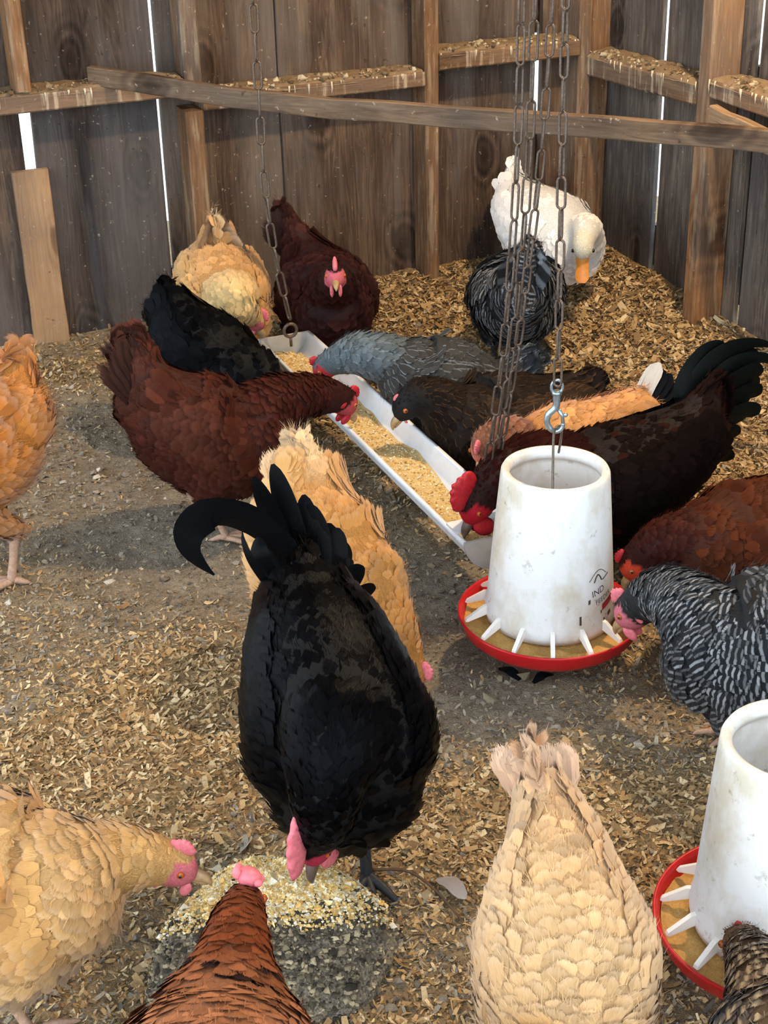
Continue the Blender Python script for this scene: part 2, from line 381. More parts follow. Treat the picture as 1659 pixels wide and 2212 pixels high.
# ------------------------------------------------------------------ the barn: walls, roof, floor
A22 = math.radians(22)
KC = np.array([.65, 4.475, 0.0])                                   # corner of the two walls
BL = np.array([-math.cos(A22), -math.sin(A22), 0]); BN = np.array([math.sin(A22), -math.cos(A22), 0])
RD = np.array([math.sin(A22), -math.cos(A22), 0]); RN = np.array([-math.cos(A22), -math.sin(A22), 0])
def wall_frame(kind):
    """matrix: local x along the wall from the corner, local y out of the wall into the barn, local z up"""
    d, nn = (BL, BN) if kind == 'b' else (RD, RN)
    m = Matrix(((d[0], nn[0], 0, KC[0]), (d[1], nn[1], 0, KC[1]), (d[2], nn[2], 1, 0), (0, 0, 0, 1)))
    return m
def board_mesh(name, sx, sy, sz, along='z', jitter=.002, seg=7, seed=0):
    """sawn board centred on its origin, long edges a little uneven, corners eased"""
    r = np.random.default_rng(seed); ax = 'xyz'.index(along); dims = [sx, sy, sz]; L = dims[ax]
    o = [i for i in range(3) if i != ax]; a, b = dims[o[0]] / 2, dims[o[1]] / 2; ch = min(a, b) * .18
    sec = [(-a + ch, -b), (a - ch, -b), (a, -b + ch), (a, b - ch), (a - ch, b), (-a + ch, b), (-a, b - ch), (-a, -b + ch)]
    V = []; F = []
    for i in range(seg + 1):
        t = -L / 2 + L * i / seg; j1, j2 = r.normal(0, jitter), r.normal(0, jitter)
        for (p, q) in sec:
            v = [0, 0, 0]; v[ax] = t; v[o[0]] = p + (j1 if p > 0 else j2); v[o[1]] = q; V.append(v)
    for i in range(seg):
        for k in range(8): F.append([i * 8 + k, i * 8 + (k + 1) % 8, (i + 1) * 8 + (k + 1) % 8, (i + 1) * 8 + k])
    F.append(list(range(8))[::-1]); F.append(list(range(seg * 8, seg * 8 + 8)))
    if ax == 1: F = [f[::-1] for f in F]
    return pyd(name, V, F)

def build_walls():
    wb = empty('wall_back', kind='structure', label='back barn wall of wide weathered upright planks with daylight gaps'); wb.matrix_world = wall_frame('b')
    wr = empty('wall_right', kind='structure', label='side barn wall of weathered upright planks meeting the back wall'); wr.matrix_world = wall_frame('r')
    WH = 2.45
    def plank(w, u0, u1, z0=-.05, z1=WH, y=-.0125, mat='plank', t=.025, name='plank', seed=0, along='z', jit=.0015):
        me = board_mesh(name, u1 - u0, t, z1 - z0, along, jit, 7, seed)
        return link(name, me, M[mat], w, ((u0 + u1) / 2, y, (z0 + z1) / 2))
    # back wall planks, corner outwards (gaps at .196, 1.296 and 1.64 let daylight through)
    cuts = [(-.02, .1845), (.2065, .575), (.577, .9655), (.9705, 1.2905), (1.3015, 1.6255), (1.6545, 2.03), (2.033, 2.25), (2.253, 2.5), (2.502, 2.75)]
    for i, (a, b) in enumerate(cuts): plank(wb, a, b, seed=i, y=-.0125 - .004 * (i % 2))
    # battens outside that close parts of the gaps
    plank(wb, .15, .24, -.05, .405, -.045, 'plank', .02, 'batten', 51); plank(wb, .15, .24, .69, WH, -.045, 'plank', .02, 'batten', 52)
    plank(wb, 1.26, 1.33, -.05, .165, -.045, 'plank', .02, 'batten', 53)
    plank(wb, 1.60, 1.68, .70, WH, -.045, 'plank', .02, 'batten', 54)
    # lower patch board nailed over the wide gap
    plank(wb, 1.602, 1.693, .0, .487, .013, 'pale_board', .02, 'patch_board', 60, jit=.0012)
    # studs and girts
    for k, (u0, u1, z0, z1) in enumerate([(1.632, 1.668, .695, WH), (1.205, 1.252, 0, .605), (1.203, 1.248, .645, WH), (.546, .585, 0, WH), (.078, .118, 0, WH), (2.2, 2.24, 0, WH)]):
        plank(wb, u0, u1, z0, z1, .045, 'stud', .09, 'stud', 70 + k, jit=.001)
    def girt(w, u0, u1, zb, zt, seed, dz=0):
        me = board_mesh('girt', u1 - u0, .092, zt - zb, 'x', .002, 9, seed)
        o = link('girt', me, M['girt'], w, ((u0 + u1) / 2, .046, (zb + zt) / 2)); o.rotation_euler = (0, -dz, 0)
        # dust, droppings and shavings lying on top
        r = np.random.default_rng(seed + 5); V = []; F = []; n = int((u1 - u0) * 260)
        g = Geo()
        nx, ny = int((u1 - u0) / .012), 8; xs = np.linspace(-(u1 - u0) / 2 + .003, (u1 - u0) / 2 - .003, nx); ys = np.linspace(-.044, .047, ny)
        X, Y = np.meshgrid(xs, ys, indexing='ij'); H = (zt - zb) / 2 + .001 + .012 * fbm(X * 1.0 + seed, Y, 28, 3, seed) * (1.1 - (Y + .044) / .12) + .003 * fbm(X, Y + seed, 110, 2, seed)
        H[:, -1] -= .012
        VV = np.stack([X, Y, H], -1).reshape(-1, 3); FF = [[i * ny + j, (i + 1) * ny + j, (i + 1) * ny + j + 1, i * ny + j + 1] for i in range(nx - 1) for j in range(ny - 1)]
        cc = np.array(lin('#8b765c'))[None, :] * (0.7 + .7 * fbm(X + 3, Y, 60, 3, seed + 2).reshape(-1, 1))
        lo = link('litter', mesh_np('litter', VV, FF, True, cc), M['vcol'], o); lo['kind'] = 'stuff'
        P = np.stack([r.uniform(-(u1 - u0) / 2 + .02, (u1 - u0) / 2 - .02, n), r.uniform(-.038, .042, n), np.full(n, (zt - zb) / 2 + .007)], -1)
        bits = lumps(P, r.uniform(.002, .006, n) * r.choice([1, 1, 1.8], n), ['#8f7d62', '#7a664e', '#a08c6c', '#6d5a45', '#c2b498'], r)
        bo = link('droppings', bits, M['vcol'], o); bo['kind'] = 'stuff'
        # long drips of dried droppings down the front edge
        dg = Geo()
        for _ in range(int((u1 - u0) * 26)):
            x = r.uniform(-(u1 - u0) / 2, (u1 - u0) / 2); ln = r.uniform(.008, .034); w_ = r.uniform(.0012, .0032); top = (zt - zb) / 2 + .002
            dg.add(*tube([(x, .0455, top), (x + r.normal(0, .0006), .0468, top - ln * .5), (x + r.normal(0, .001), .0466, top - ln)], [w_, w_ * .8, w_ * .35], 5))
        do = link('drip', dg.mesh('drip'), M['drip'], o); do['kind'] = 'stuff'
        return o
    girt(wb, 1.252, 2.4, .645, .688, 11); girt(wb, .586, 1.204, .603, .641, 12); girt(wb, .119, .545, .64, .684, 13)
    girt(wr, .06, .634, .592, .650, 14, .035); girt(wr, .69, 2.2, .632, .676, 15, .0)
    # side wall
    cuts = [(.0, .3205), (.3465, .545), (.5465, .7395), (.7635, .95), (.952, 1.17), (1.173, 1.4), (1.402, 1.6), (1.603, 1.85), (1.853, 2.1), (2.103, 2.4), (2.403, 2.7), (2.703, 3.0), (3.003, 3.3), (3.303, 3.6), (3.603, 3.9)]
    for i, (a, b) in enumerate(cuts): plank(wr, a, b, seed=100 + i, y=-.007 - .001 * (i % 2), t=.014, mat='plank_grey_daylit')
    plank(wr, .69, .80, .085, .70, -.045, 'plank', .02, 'batten', 151); plank(wr, .27, .37, -.05, .19, -.045, 'plank', .02, 'batten', 152)
    for k, (u0, u1) in enumerate([(.012, .056), (.636, .688), (1.9, 1.94), (3.0, 3.04)]): plank(wr, u0, u1, 0, WH, .045 if k else .03, 'stud', .09 if k else .06, 'stud', 170 + k, jit=.001)
    # roof boards overhead, out of view; the side towards the viewer and the left stays open to the yard
    rf = empty('roof', kind='structure', label='boarded barn roof overhead')
    for i in range(14):
        x0 = -1.9 + i * .3
        link('roof_board', board_mesh('roof_board', .296, 4.6, .02, 'y', .001, 2, 300 + i), M['roof'], rf, (x0, 2.75, 2.47))

# ------------------------------------------------------------------ scattered bits
ICO = None
def ico():
    global ICO
    if ICO is None:
        bm = bmesh.new(); bmesh.ops.create_icosphere(bm, subdivisions=1, radius=1); bm.verts.ensure_lookup_table()
        ICO = (np.array([v.co[:] for v in bm.verts]), np.array([[v.index for v in f.verts] for f in bm.faces])); bm.free()
    return ICO
def rot_rand(r, n):
    q = r.normal(size=(n, 4)); q /= np.linalg.norm(q, axis=1, keepdims=True); w, x, y, z = q.T
    return np.stack([np.stack([1 - 2 * (y*y + z*z), 2 * (x*y - z*w), 2 * (x*z + y*w)], -1), np.stack([2 * (x*y + z*w), 1 - 2 * (x*x + z*z), 2 * (y*z - x*w)], -1), np.stack([2 * (x*z - y*w), 2 * (y*z + x*w), 1 - 2 * (x*x + y*y)], -1)], 1)
def lumps(P, size, palette, r, squash=.7, rough=.34, small=False):
    V0, F0 = ico() if not small else (np.array([[1, 0, 0], [-1, 0, 0], [0, 1, 0], [0, -1, 0], [0, 0, 1], [0, 0, -1.0]]), np.array([[0, 2, 4], [2, 1, 4], [1, 3, 4], [3, 0, 4], [2, 0, 5], [1, 2, 5], [3, 1, 5], [0, 3, 5]])); n = len(P); k = len(V0)
    S = size[:, None, None] * (1 + r.normal(0, rough, (n, k, 1))); R = rot_rand(r, n)
    V = np.einsum('nij,vj->nvi', R, V0) * S; V *= r.uniform(.6, 1.2, (n, 1, 3)); V[:, :, 2] *= squash
    V = V + P[:, None, :]
    F = F0[None] + (np.arange(n) * len(V0))[:, None, None]
    pal = np.array([lin(h) for h in palette]); c = pal[r.integers(0, len(pal), n)] * r.uniform(.75, 1.2, (n, 1))
    return mesh_np('lumps', V.reshape(-1, 3), F.reshape(-1, 3), False, np.repeat(c, k, 0))
def flakes(P, N, ln, wd, cols, r, tilt=.45):
    n = len(P); a = r.uniform(0, 2 * np.pi, n); t1, t2 = r.normal(0, tilt, n), r.normal(0, tilt, n)
    d = np.stack([np.cos(a), np.sin(a), np.sin(t1)], -1); s = np.stack([-np.sin(a), np.cos(a), np.sin(t2)], -1); d = nrm(d); s = nrm(s)
    up = nrm(np.cross(d, s)); curl = r.normal(0, .35, n)
    V = np.zeros((n, 6, 3)); k = 0
    for i, tt in enumerate((-.5, 0, .5)):
        for uu in (-.5, .5):
            w = wd * (1 if i == 1 else r.uniform(.45, 1.0, n))
            V[:, k] = P + d * (ln * tt)[:, None] + s * (w * uu)[:, None] + up * ((abs(tt) * 2) ** 2 * curl * ln * .35)[:, None]; k += 1
    F = np.array([[0, 1, 3, 2], [2, 3, 5, 4]])[None] + (np.arange(n) * 6)[:, None, None]
    return mesh_np('flakes', V.reshape(-1, 3), F.reshape(-1, 4), False, np.repeat(cols, 6, 0))

MOUND = (-.168, 1.555, .158, .185, .085)          # grain heap: centre x, y, radii, height
def gheight(x, y):
    x = np.asarray(x, float); y = np.asarray(y, float)
    h = .030 * (fbm(x + 5, y + 5, 2.2, 3, 3) - .45) + .016 * (fbm(x, y, 11, 3, 9) - .45) + .011 * (fbm(x, y, 38, 2, 19) - .4)
    # litter banked up in the corner and along the walls
    dw = (np.stack([x - KC[0], y - KC[1]], -1) @ BN[:2]); dr_ = (np.stack([x - KC[0], y - KC[1]], -1) @ RN[:2])
    h = h + .050 * np.exp(-((x - .5) ** 2 / .5 + (y - 4.2) ** 2 / .35)) + .03 * np.exp(-np.maximum(dw, 0) / .12) + .03 * np.exp(-np.maximum(dr_, 0) / .12)
    return h
def tan_zone(x, y):
    """0 = grey: trodden dirt and painted feeder shade, 1 = tan: fresh shavings and painted lamplight"""
    z = .55 + .9 * (fbm(x + 2, y, 3.2, 3, 41) - .45)
    for (cx, cy, rx, ry, a) in [(.62, 3.9, .6, .8, .9), (.9, 3.0, .4, .7, .8), (-.45, 1.95, .28, .22, .7), (-.35, 2.25, .25, .15, .35), (-.55, 3.65, .5, .12, .4), (.22, 1.78, .28, .2, .6), (-.05, 1.35, .3, .2, .5),  # tan in front of the feeder also paints in lamplit floor
                                (-.35, 2.75, .35, .30, -.75), (.1, 2.35, .2, .3, -.55), (.38, 2.08, .25, .12, -.35), (-.55, 3.1, .3, .25, -.45), (-.16, 1.95, .12, .3, -.25)]:  # greys around the feeder mainly paint its shade onto the floor
        z = z + a * np.exp(-((x - cx) / rx) ** 2 - ((y - cy) / ry) ** 2)
    return np.clip(z, 0, 1)

def build_floor():
    xs = np.r_[np.linspace(-2.1, -1.22, 10), np.linspace(-1.2, 1.3, 290), np.linspace(1.33, 2.3, 10)]; ys = np.r_[np.linspace(-1.6, .98, 22), np.linspace(1.0, 4.6, 400), np.linspace(4.65, 4.95, 4)]; nx, ny = len(xs), len(ys)
    X, Y = np.meshgrid(xs, ys, indexing='ij'); H = gheight(X, Y)
    V = np.stack([X, Y, H], -1).reshape(-1, 3)
    I = np.arange(nx * ny).reshape(nx, ny); F = np.stack([I[:-1, :-1], I[1:, :-1], I[1:, 1:], I[:-1, 1:]], -1).reshape(-1, 4)
    z = tan_zone(X, Y).reshape(-1, 1); c = np.array(lin('#978d7e')) * (1 - z) + np.array(lin('#a88f6a')) * z
    c = c * (.72 + .6 * fbm(X, Y, 20, 3, 77).reshape(-1, 1))
    m, nt, n, l, b = mat_new('trodden_litter')
    a = n.new('ShaderNodeAttribute'); a.attribute_name = 'Col'; tc = n.new('ShaderNodeTexCoord'); v = tc.outputs['Object']
    f1 = noise(n, l, v, 90, 5, .7); f2 = noise(n, l, v, 320, 3, .6)
    r = ramp(n, [(.3, (.55, .55, .55)), (.7, (1.4, 1.38, 1.3))]); l.new(math_node(n, l, 'ADD', math_node(n, l, 'MULTIPLY', f1, .6), math_node(n, l, 'MULTIPLY', f2, .4)), r.inputs[0])
    l.new(mixc(n, l, 1.0, a.outputs['Color'], r.outputs[0], 'MULTIPLY'), b.inputs['Base Color'])
    b.inputs['Roughness'].default_value = .95; b.inputs['Specular IOR Level'].default_value = .1
    bump(n, l, math_node(n, l, 'ADD', f1, f2), .9, .008, b)
    o = link('floor', mesh_np('floor', V, F, True, c), m); tag(o, 'earth barn floor of trodden grey dirt and tan litter', kind='structure')
    yd = link('ground', pyd('ground', [(-30, -30, -.12), (30, -30, -.12), (30, 30, -.12), (-30, 30, -.12)], [[0, 1, 2, 3]]), mat_plain('daylit_yard', '#d0ccc4', .95, 0, .1, .06, 2)); tag(yd, 'bare yard ground outside the barn', kind='structure')  # yard colour lightened so the plank gaps glare like strong daylight
    # wood shavings
    r = np.random.default_rng(21); n = 190000
    y = r.uniform(1.15, 4.5, n); half = .25 + .27 * y; x = r.uniform(-1, 1, n) * half + .02
    z = tan_zone(x, y); inside = ((np.stack([x - KC[0], y - KC[1]], -1) @ BN[:2]) > .01) & ((np.stack([x - KC[0], y - KC[1]], -1) @ RN[:2]) > .01)
    keep = inside & (r.random(n) < .34 + .66 * z); x, y, z = x[keep], y[keep], z[keep]; n = len(x)
    corner = np.exp(-((x - .6) ** 2 / .5 + (y - 3.9) ** 2 / .6))
    ln = r.gamma(4, .0025, n) * (.55 + .5 * z + .55 * corner); wd = ln * r.uniform(.16, .52, n)
    pal = np.array([lin(h) for h in ['#bd9f72', '#ad8c60', '#cbb186', '#a08258', '#957650', '#b99a6c', '#80684a', '#d2bc94']]); palg = np.array([lin(h) for h in ['#8d8373', '#9b917f', '#776e61', '#a89c86', '#686056', '#978870']])
    ci = pal[r.integers(0, len(pal), n)]; cg = palg[r.integers(0, len(palg), n)]; pick = (r.random(n) < np.clip(z * 1.1, .12, 1))[:, None]
    c = np.where(pick, ci, cg) * r.uniform(.8, 1.15, (n, 1))
    P = np.stack([x, y, gheight(x, y) + r.uniform(.0005, .006, n) + .004 * corner], -1)
    o = link('wood_shavings', flakes(P, None, ln, wd, c, r), M['vcol']); tag(o, 'loose tan wood shavings strewn over the barn floor', 'shavings', kind='stuff')
    # crumbly lumps of dried droppings and dirt
    r = np.random.default_rng(22); n = 15000
    y = r.uniform(1.15, 4.3, n); x = r.uniform(-1, 1, n) * (.25 + .27 * y); z = tan_zone(x, y)
    keep = (r.random(n) < 1.02 - .8 * z) & ((np.stack([x - KC[0], y - KC[1]], -1) @ BN[:2]) > .03) & ((np.stack([x - KC[0], y - KC[1]], -1) @ RN[:2]) > .03); x, y = x[keep], y[keep]; n = len(x)
    sz = r.gamma(1.8, .0014, n) + .001
    P = np.stack([x, y, gheight(x, y) + sz * .25], -1)
    o = link('dirt_lumps', lumps(P, sz, ['#857a6b', '#8d8273', '#796f61', '#978c7c', '#6f665a', '#8a7c66'], r), M['vcol']); tag(o, 'crumbly grey lumps of dirt and dried droppings on the floor', 'dirt', kind='stuff')
    r = np.random.default_rng(23); n = 70                           # larger pale clods near the patch board
    y = r.normal(3.05, .28, n); x = r.normal(-.72, .14, n); sz = r.uniform(.003, .009, n)
    o = link('pale_clods', lumps(np.stack([x, y, gheight(x, y) + sz * .3], -1), sz, ['#b5ac9c', '#a3998a', '#bdb5a6', '#938979'], r), M['vcol']); tag(o, 'whitish crumbled clods scattered on the floor below the pale patch board', 'dirt', kind='stuff')

M['drip'] = mat_plain('dried_droppings', '#cfc2a8', .8, 0, .2, .2, 120)
build_walls()
build_floor()
def gz(x, y): return float(gheight(np.array([x]), np.array([y]))[0])

# ------------------------------------------------------------------ lamp hanging above the pen (out of view)
def build_lamp():
    x, y, z = LAMP_POS
    t = empty('pendant_lamp', (x, y, z), 'bare warm bulb hanging on a cord from the roof', 'lamp')
    link('cord', Geo_mesh('cord', tube([(0, 0, .115), (0, 0, .02)], .003, 6)), M['print_dark'], t)
    g = Geo(); g.add(*lathe([(.001, .03), (.018, .03), (.02, -.03), (.017, -.032)], 16)); link('socket', g.mesh('socket'), M['print_dark'], t)
    m, nt, n, l, b = mat_new('bulb_glow'); b.inputs['Emission Color'].default_value = (1, .72, .42, 1); b.inputs['Emission Strength'].default_value = 12
    g = Geo(); g.add(*ellipsoid((0, 0, -.065), [(.03, 0, 0), (0, .03, 0), (0, 0, .038)], 14, 10)); link('bulb', g.mesh('bulb'), m, t)
    ld = bpy.data.lights.new('bulb_light', 'POINT'); ld.energy = LAMP_POWER; ld.color = (1.0, .74, .45); ld.shadow_soft_size = .045
    lo = bpy.data.objects.new('bulb_light', ld); COL.objects.link(lo); lo.parent = t; lo.location = (0, 0, -.16)
def Geo_mesh(name, vf, smooth=True):
    g = Geo(); g.add(*vf); return g.mesh(name, smooth)
build_lamp()

# ------------------------------------------------------------------ roosting rail and loose board
def bar_along(name, pts, wz, wy, mat, label, cat, seed, seg=12):
    """board on edge following points; local x along the board"""
    P = catmull(pts, seg + 1); c0 = P.mean(0); V = []; F = []
    d = nrm(P[-1] - P[0]); s = nrm(np.cross([0, 0, 1], d)); u = np.cross(d, s)
    R = np.stack([d, s, u]); r = np.random.default_rng(seed); b = .0025
    sec = [(-wy / 2, -wz / 2 + b), (-wy / 2, wz / 2 - b), (-wy / 2 + b, wz / 2), (wy / 2 - b, wz / 2), (wy / 2, wz / 2 - b), (wy / 2, -wz / 2 + b), (wy / 2 - b, -wz / 2), (-wy / 2 + b, -wz / 2)]
    for p in P:
        q = (p - c0) @ R.T; j = r.normal(0, .0012, 2)
        for (a, c) in sec: V.append((q[0], q[1] + a + j[0], q[2] + c + j[1]))
    for i in range(seg):
        for k in range(8): F.append([i * 8 + k, i * 8 + (k + 1) % 8, (i + 1) * 8 + (k + 1) % 8, (i + 1) * 8 + k])
    F.append(list(range(8))); F.append(list(range(seg * 8, seg * 8 + 8))[::-1])
    o = link(name, pyd(name, V, F), mat); o.matrix_world = Matrix((d, s, u)).transposed().to_4x4(); o.matrix_world.translation = Vector(c0)
    m4 = Matrix((d, s, u)).transposed().to_4x4(); m4.translation = Vector(c0); o.matrix_world = m4
    return tag(o, label, cat)
bar_along('roosting_rail', [(-.70, 3.88, .712), (-.218, 3.60, .690), (.294, 3.335, .697), (.72, 3.115, .700), (1.31, 2.79, .70)], .046, .022, M['rail'],
          'long thin sagging roosting rail of dusty brown wood running across in front of the walls', 'rail', 5, 16)
bar_along('loose_board', [(.820, 3.725, .606), (.910, 3.51, .588), (1.14, 2.87, .535)], .05, .024, M['grey_board'],
          'short weathered grey board with ridged grain propped on the rail by the side wall', 'board', 6, 6)

# ------------------------------------------------------------------ hanging gutter trough
def build_trough():
    a = np.array([-.287, 3.447, .165]); b = np.array([.143, 2.405, .160]); R = .062     # left rim, far and near ends
    d = nrm(b - a); s = np.array([-d[1], d[0], 0.0]); s = s / np.linalg.norm(s)
    if s[0] < 0: s = -s
    a = a + s * R; b = b + s * R; L = np.linalg.norm(b - a)
    t = empty('gutter_trough', tuple((a + b) / 2 - np.array([0, 0, R])), 'long white half-round gutter feed trough hung on chains, filled with ground feed', 'trough')
    o0 = np.array(t.location)
    def half(r, n=18): return [(math.cos(x), math.sin(x)) for x in np.linspace(math.pi, 2 * math.pi, n)]
    def pnt(q, cx, cz): return q + s * cx + np.array([0, 0, cz]) - o0
    V = []; F = []; n = 18; out = [(R * c, R * k) for c, k in half(R)]; inn = [((R - .0035) * c, (R - .0035) * k) for c, k in half(R)][::-1]
    ring = [(-R - .004, .002), (-R - .004, -.008)] + out[1:-1] + [(R + .004, -.008), (R + .004, .002)] + inn
    m = len(ring); segs = 8
    for i in range(segs + 1):
        q = a + (b - a) * i / segs
        for (cx, cz) in ring: V.append(pnt(q, cx, cz))
    for i in range(segs):
        for k in range(m): F.append([i * m + k, i * m + (k + 1) % m, (i + 1) * m + (k + 1) % m, (i + 1) * m + k])
    F.append(list(range(m))[::-1]); F.append(list(range(segs * m, segs * m + m)))
    link('gutter', pyd('gutter', V, F, True), M['gutter'], t)
    me = t.children[-1] if t.children else None
    for nm, q, e in (('end_cap', a, -1), ('end_cap', b, 1)):
        V = []; pr = [((R + .003) * c, (R + .003) * k) for c, k in half(R)]
        for off in (0, .006 * e):
            for (cx, cz) in pr: V.append(pnt(q + d * off, cx, cz))
        k = len(pr); F = [list(range(k)), list(range(k, 2 * k))[::-1]] + [[i, i + 1, k + i + 1, k + i] for i in range(k - 1)] + [[0, k, 2 * k - 1, k - 1]]
        link(nm, pyd(nm, V, F), M['cap'], t)
    # spreader strap across the near end and eye bolts at both ends
    for q, nm in ((b - d * .05, 'spreader'),):
        V = [];
        for x in (-R - .004, R + .004):
            for z in (.002, .007):
                for w in (-.02, .02): V.append(pnt(q + d * w, x, z))
        F = [[0, 1, 3, 2], [4, 6, 7, 5], [0, 4, 5, 1], [2, 3, 7, 6], [0, 2, 6, 4], [1, 5, 7, 3]]
        link(nm, pyd(nm, V, F), M['gutter'], t)
    for q in (b - d * .05, a + d * .05):
        c = q + np.array([0, 0, .030]) - o0; an = np.linspace(0, 2 * math.pi, 20, endpoint=False)
        pts = [c + s * .016 * math.cos(x) + np.array([0, 0, .016 * math.sin(x)]) for x in an]
        g = Geo(); g.add(*tube(pts, .004, 8, True)); g.add(*tube([c - np.array([0, 0, .016]), c - np.array([0, 0, .040])], .0035, 8)); link('eye_bolt', g.mesh('eye_bolt'), M['chain'], t)
    # feed
    nx, ny = 200, 18; X = np.linspace(.015, L - .015, nx); Y = np.linspace(-1, 1, ny); XX, YY = np.meshgrid(X, Y, indexing='ij')
    lev = -.028 + .030 * (fbm(XX, XX * 0 + 1, 7, 3, 5) - .45) - .010 * YY; W = np.sqrt(np.maximum((R - .004) ** 2 - lev ** 2, 1e-5))
    Z = lev + .010 * (fbm(XX, YY * .06, 60, 3, 8) - .45) + .006 * (fbm(XX, YY * .06, 210, 2, 18) - .45) - .006 * YY ** 2
    Z = np.maximum(Z, -np.sqrt(np.maximum((R - .004) ** 2 - (YY * W) ** 2, 0)) + .0005)
    P = a[None, None] + d * XX[..., None] + s * (YY * W)[..., None]; P[..., 2] += Z
    I = np.arange(nx * ny).reshape(nx, ny); F = np.stack([I[:-1, :-1], I[1:, :-1], I[1:, 1:], I[:-1, 1:]], -1).reshape(-1, 4)
    fo = link('feed', mesh_np('feed', P.reshape(-1, 3) - o0, F, True), M['feed_pale'], t); tag(fo, 'pale yellow ground feed lying in the gutter', kind='stuff')
    r = np.random.default_rng(3); n = 2600; ii = r.integers(2, nx - 2, n); jj = r.integers(1, ny - 1, n)
    Q = P[ii, jj] - o0 + r.normal(0, .002, (n, 3)) * [1, 1, 0] + [0, 0, .0006]
    go = link('feed_grains', lumps(Q, r.uniform(.0010, .0032, n), ['#e6c583', '#d9ae62', '#f2e2b8', '#c99a52', '#f5ecd2'], r), M['vcol'], t); go['kind'] = 'stuff'
    return a, b, d, s
M['cap'] = mat_plain('grey_vinyl_cap', '#b9b9b4', .4, 0, .5, .08, 40)
TA, TB, TD, TS = build_trough()

# ------------------------------------------------------------------ chains
def link_mesh(pitch, w, wire, m=7):
    L = pitch / 2 + wire * .9; r = w / 2 - wire; pts = []
    for x in np.linspace(-math.pi / 2, math.pi / 2, 7): pts.append((r * math.sin(x), 0, (L - wire - r) + r * math.cos(x)))
    for x in np.linspace(-math.pi / 2, math.pi / 2, 7): pts.append((-r * math.sin(x), 0, -(L - wire - r) - r * math.cos(x)))
    return Geo_mesh('chain_link', tube(pts, wire, m, True))
def chain(pts, pitch, w, wire, label, twist0=0.0, twist=.06, seed=0, group=None):
    P = catmull(pts, 400); seg = np.r_[0, np.cumsum(np.linalg.norm(np.diff(P, axis=0), axis=1))]; L = seg[-1]; n = int(round(L / pitch))
    t = empty('chain', tuple(P[-1]), label, 'chain', group); o0 = Vector(P[-1]); me = link_mesh(pitch * L / (n * pitch), w, wire); me.materials.append(M['chain'])
    r = np.random.default_rng(seed)
    at = lambda q: np.array([np.interp(q, seg, P[:, k]) for k in range(3)])
    for i in range(n):
        p0, p1 = at(L * i / n), at(L * (i + 1) / n); c = (p0 + p1) / 2; z = Vector(p0 - p1).normalized()
        x = Vector((1, 0, 0)); x = (x - z * x.dot(z)).normalized(); y = z.cross(x)
        m = Matrix((x, y, z)).transposed() @ Matrix.Rotation(twist0 + (math.pi / 2 if i % 2 else 0) + twist * i + r.normal(0, .12), 3, 'Z')
        o = bpy.data.objects.new('chain_link', me); COL.objects.link(o); o.parent = t
        m4 = m.to_4x4(); m4.translation = Vector(c) - o0; o.matrix_local = m4
    return t
CH = 1.42     # chains run up out of view
eb = TB - TD * .05; ea = TA + TD * .05
chain([(.276, 2.25, 2.44), (.276, 2.25, 1.133), (.281, 2.25, .519)], .048, .0165, .0021, 'thin link chain ending in the snap hook above the full white feeder', .35, .02, 1, 'hanging chains')
chain([(.225, 2.41, 2.44), (.228, 2.40, 1.111), (.214, 2.40, .62), (eb[0], eb[1], .215)], .060, .0175, .0021, 'leftmost long-link chain holding the near end of the gutter trough', .1, .03, 2, 'hanging chains')
chain([(.252, 2.43, 2.44), (.250, 2.42, 1.11), (.232, 2.43, .60), (eb[0] + .012, eb[1] + .01, .216)], .060, .0175, .0021, 'middle long-link chain slanting down to the near trough end', 1.0, .03, 3, 'hanging chains')
chain([(.30, 2.43, 2.44), (.277, 2.42, 1.11), (.243, 2.42, .62), (eb[0] + .028, eb[1] + .0, .30), (eb[0] + .022, eb[1], .24)], .048, .0165, .0021, 'short-link chain bending across the two trough chains', .6, .035, 4, 'hanging chains')
chain([(-.255, 3.42, 2.44), (-.252, 3.42, .966), (-.247, 3.41, .5), (ea[0], ea[1], .222)], .060, .022, .0028, 'dark chain hanging in front of the back wall to the far trough end', .4, .05, 5, 'hanging chains')

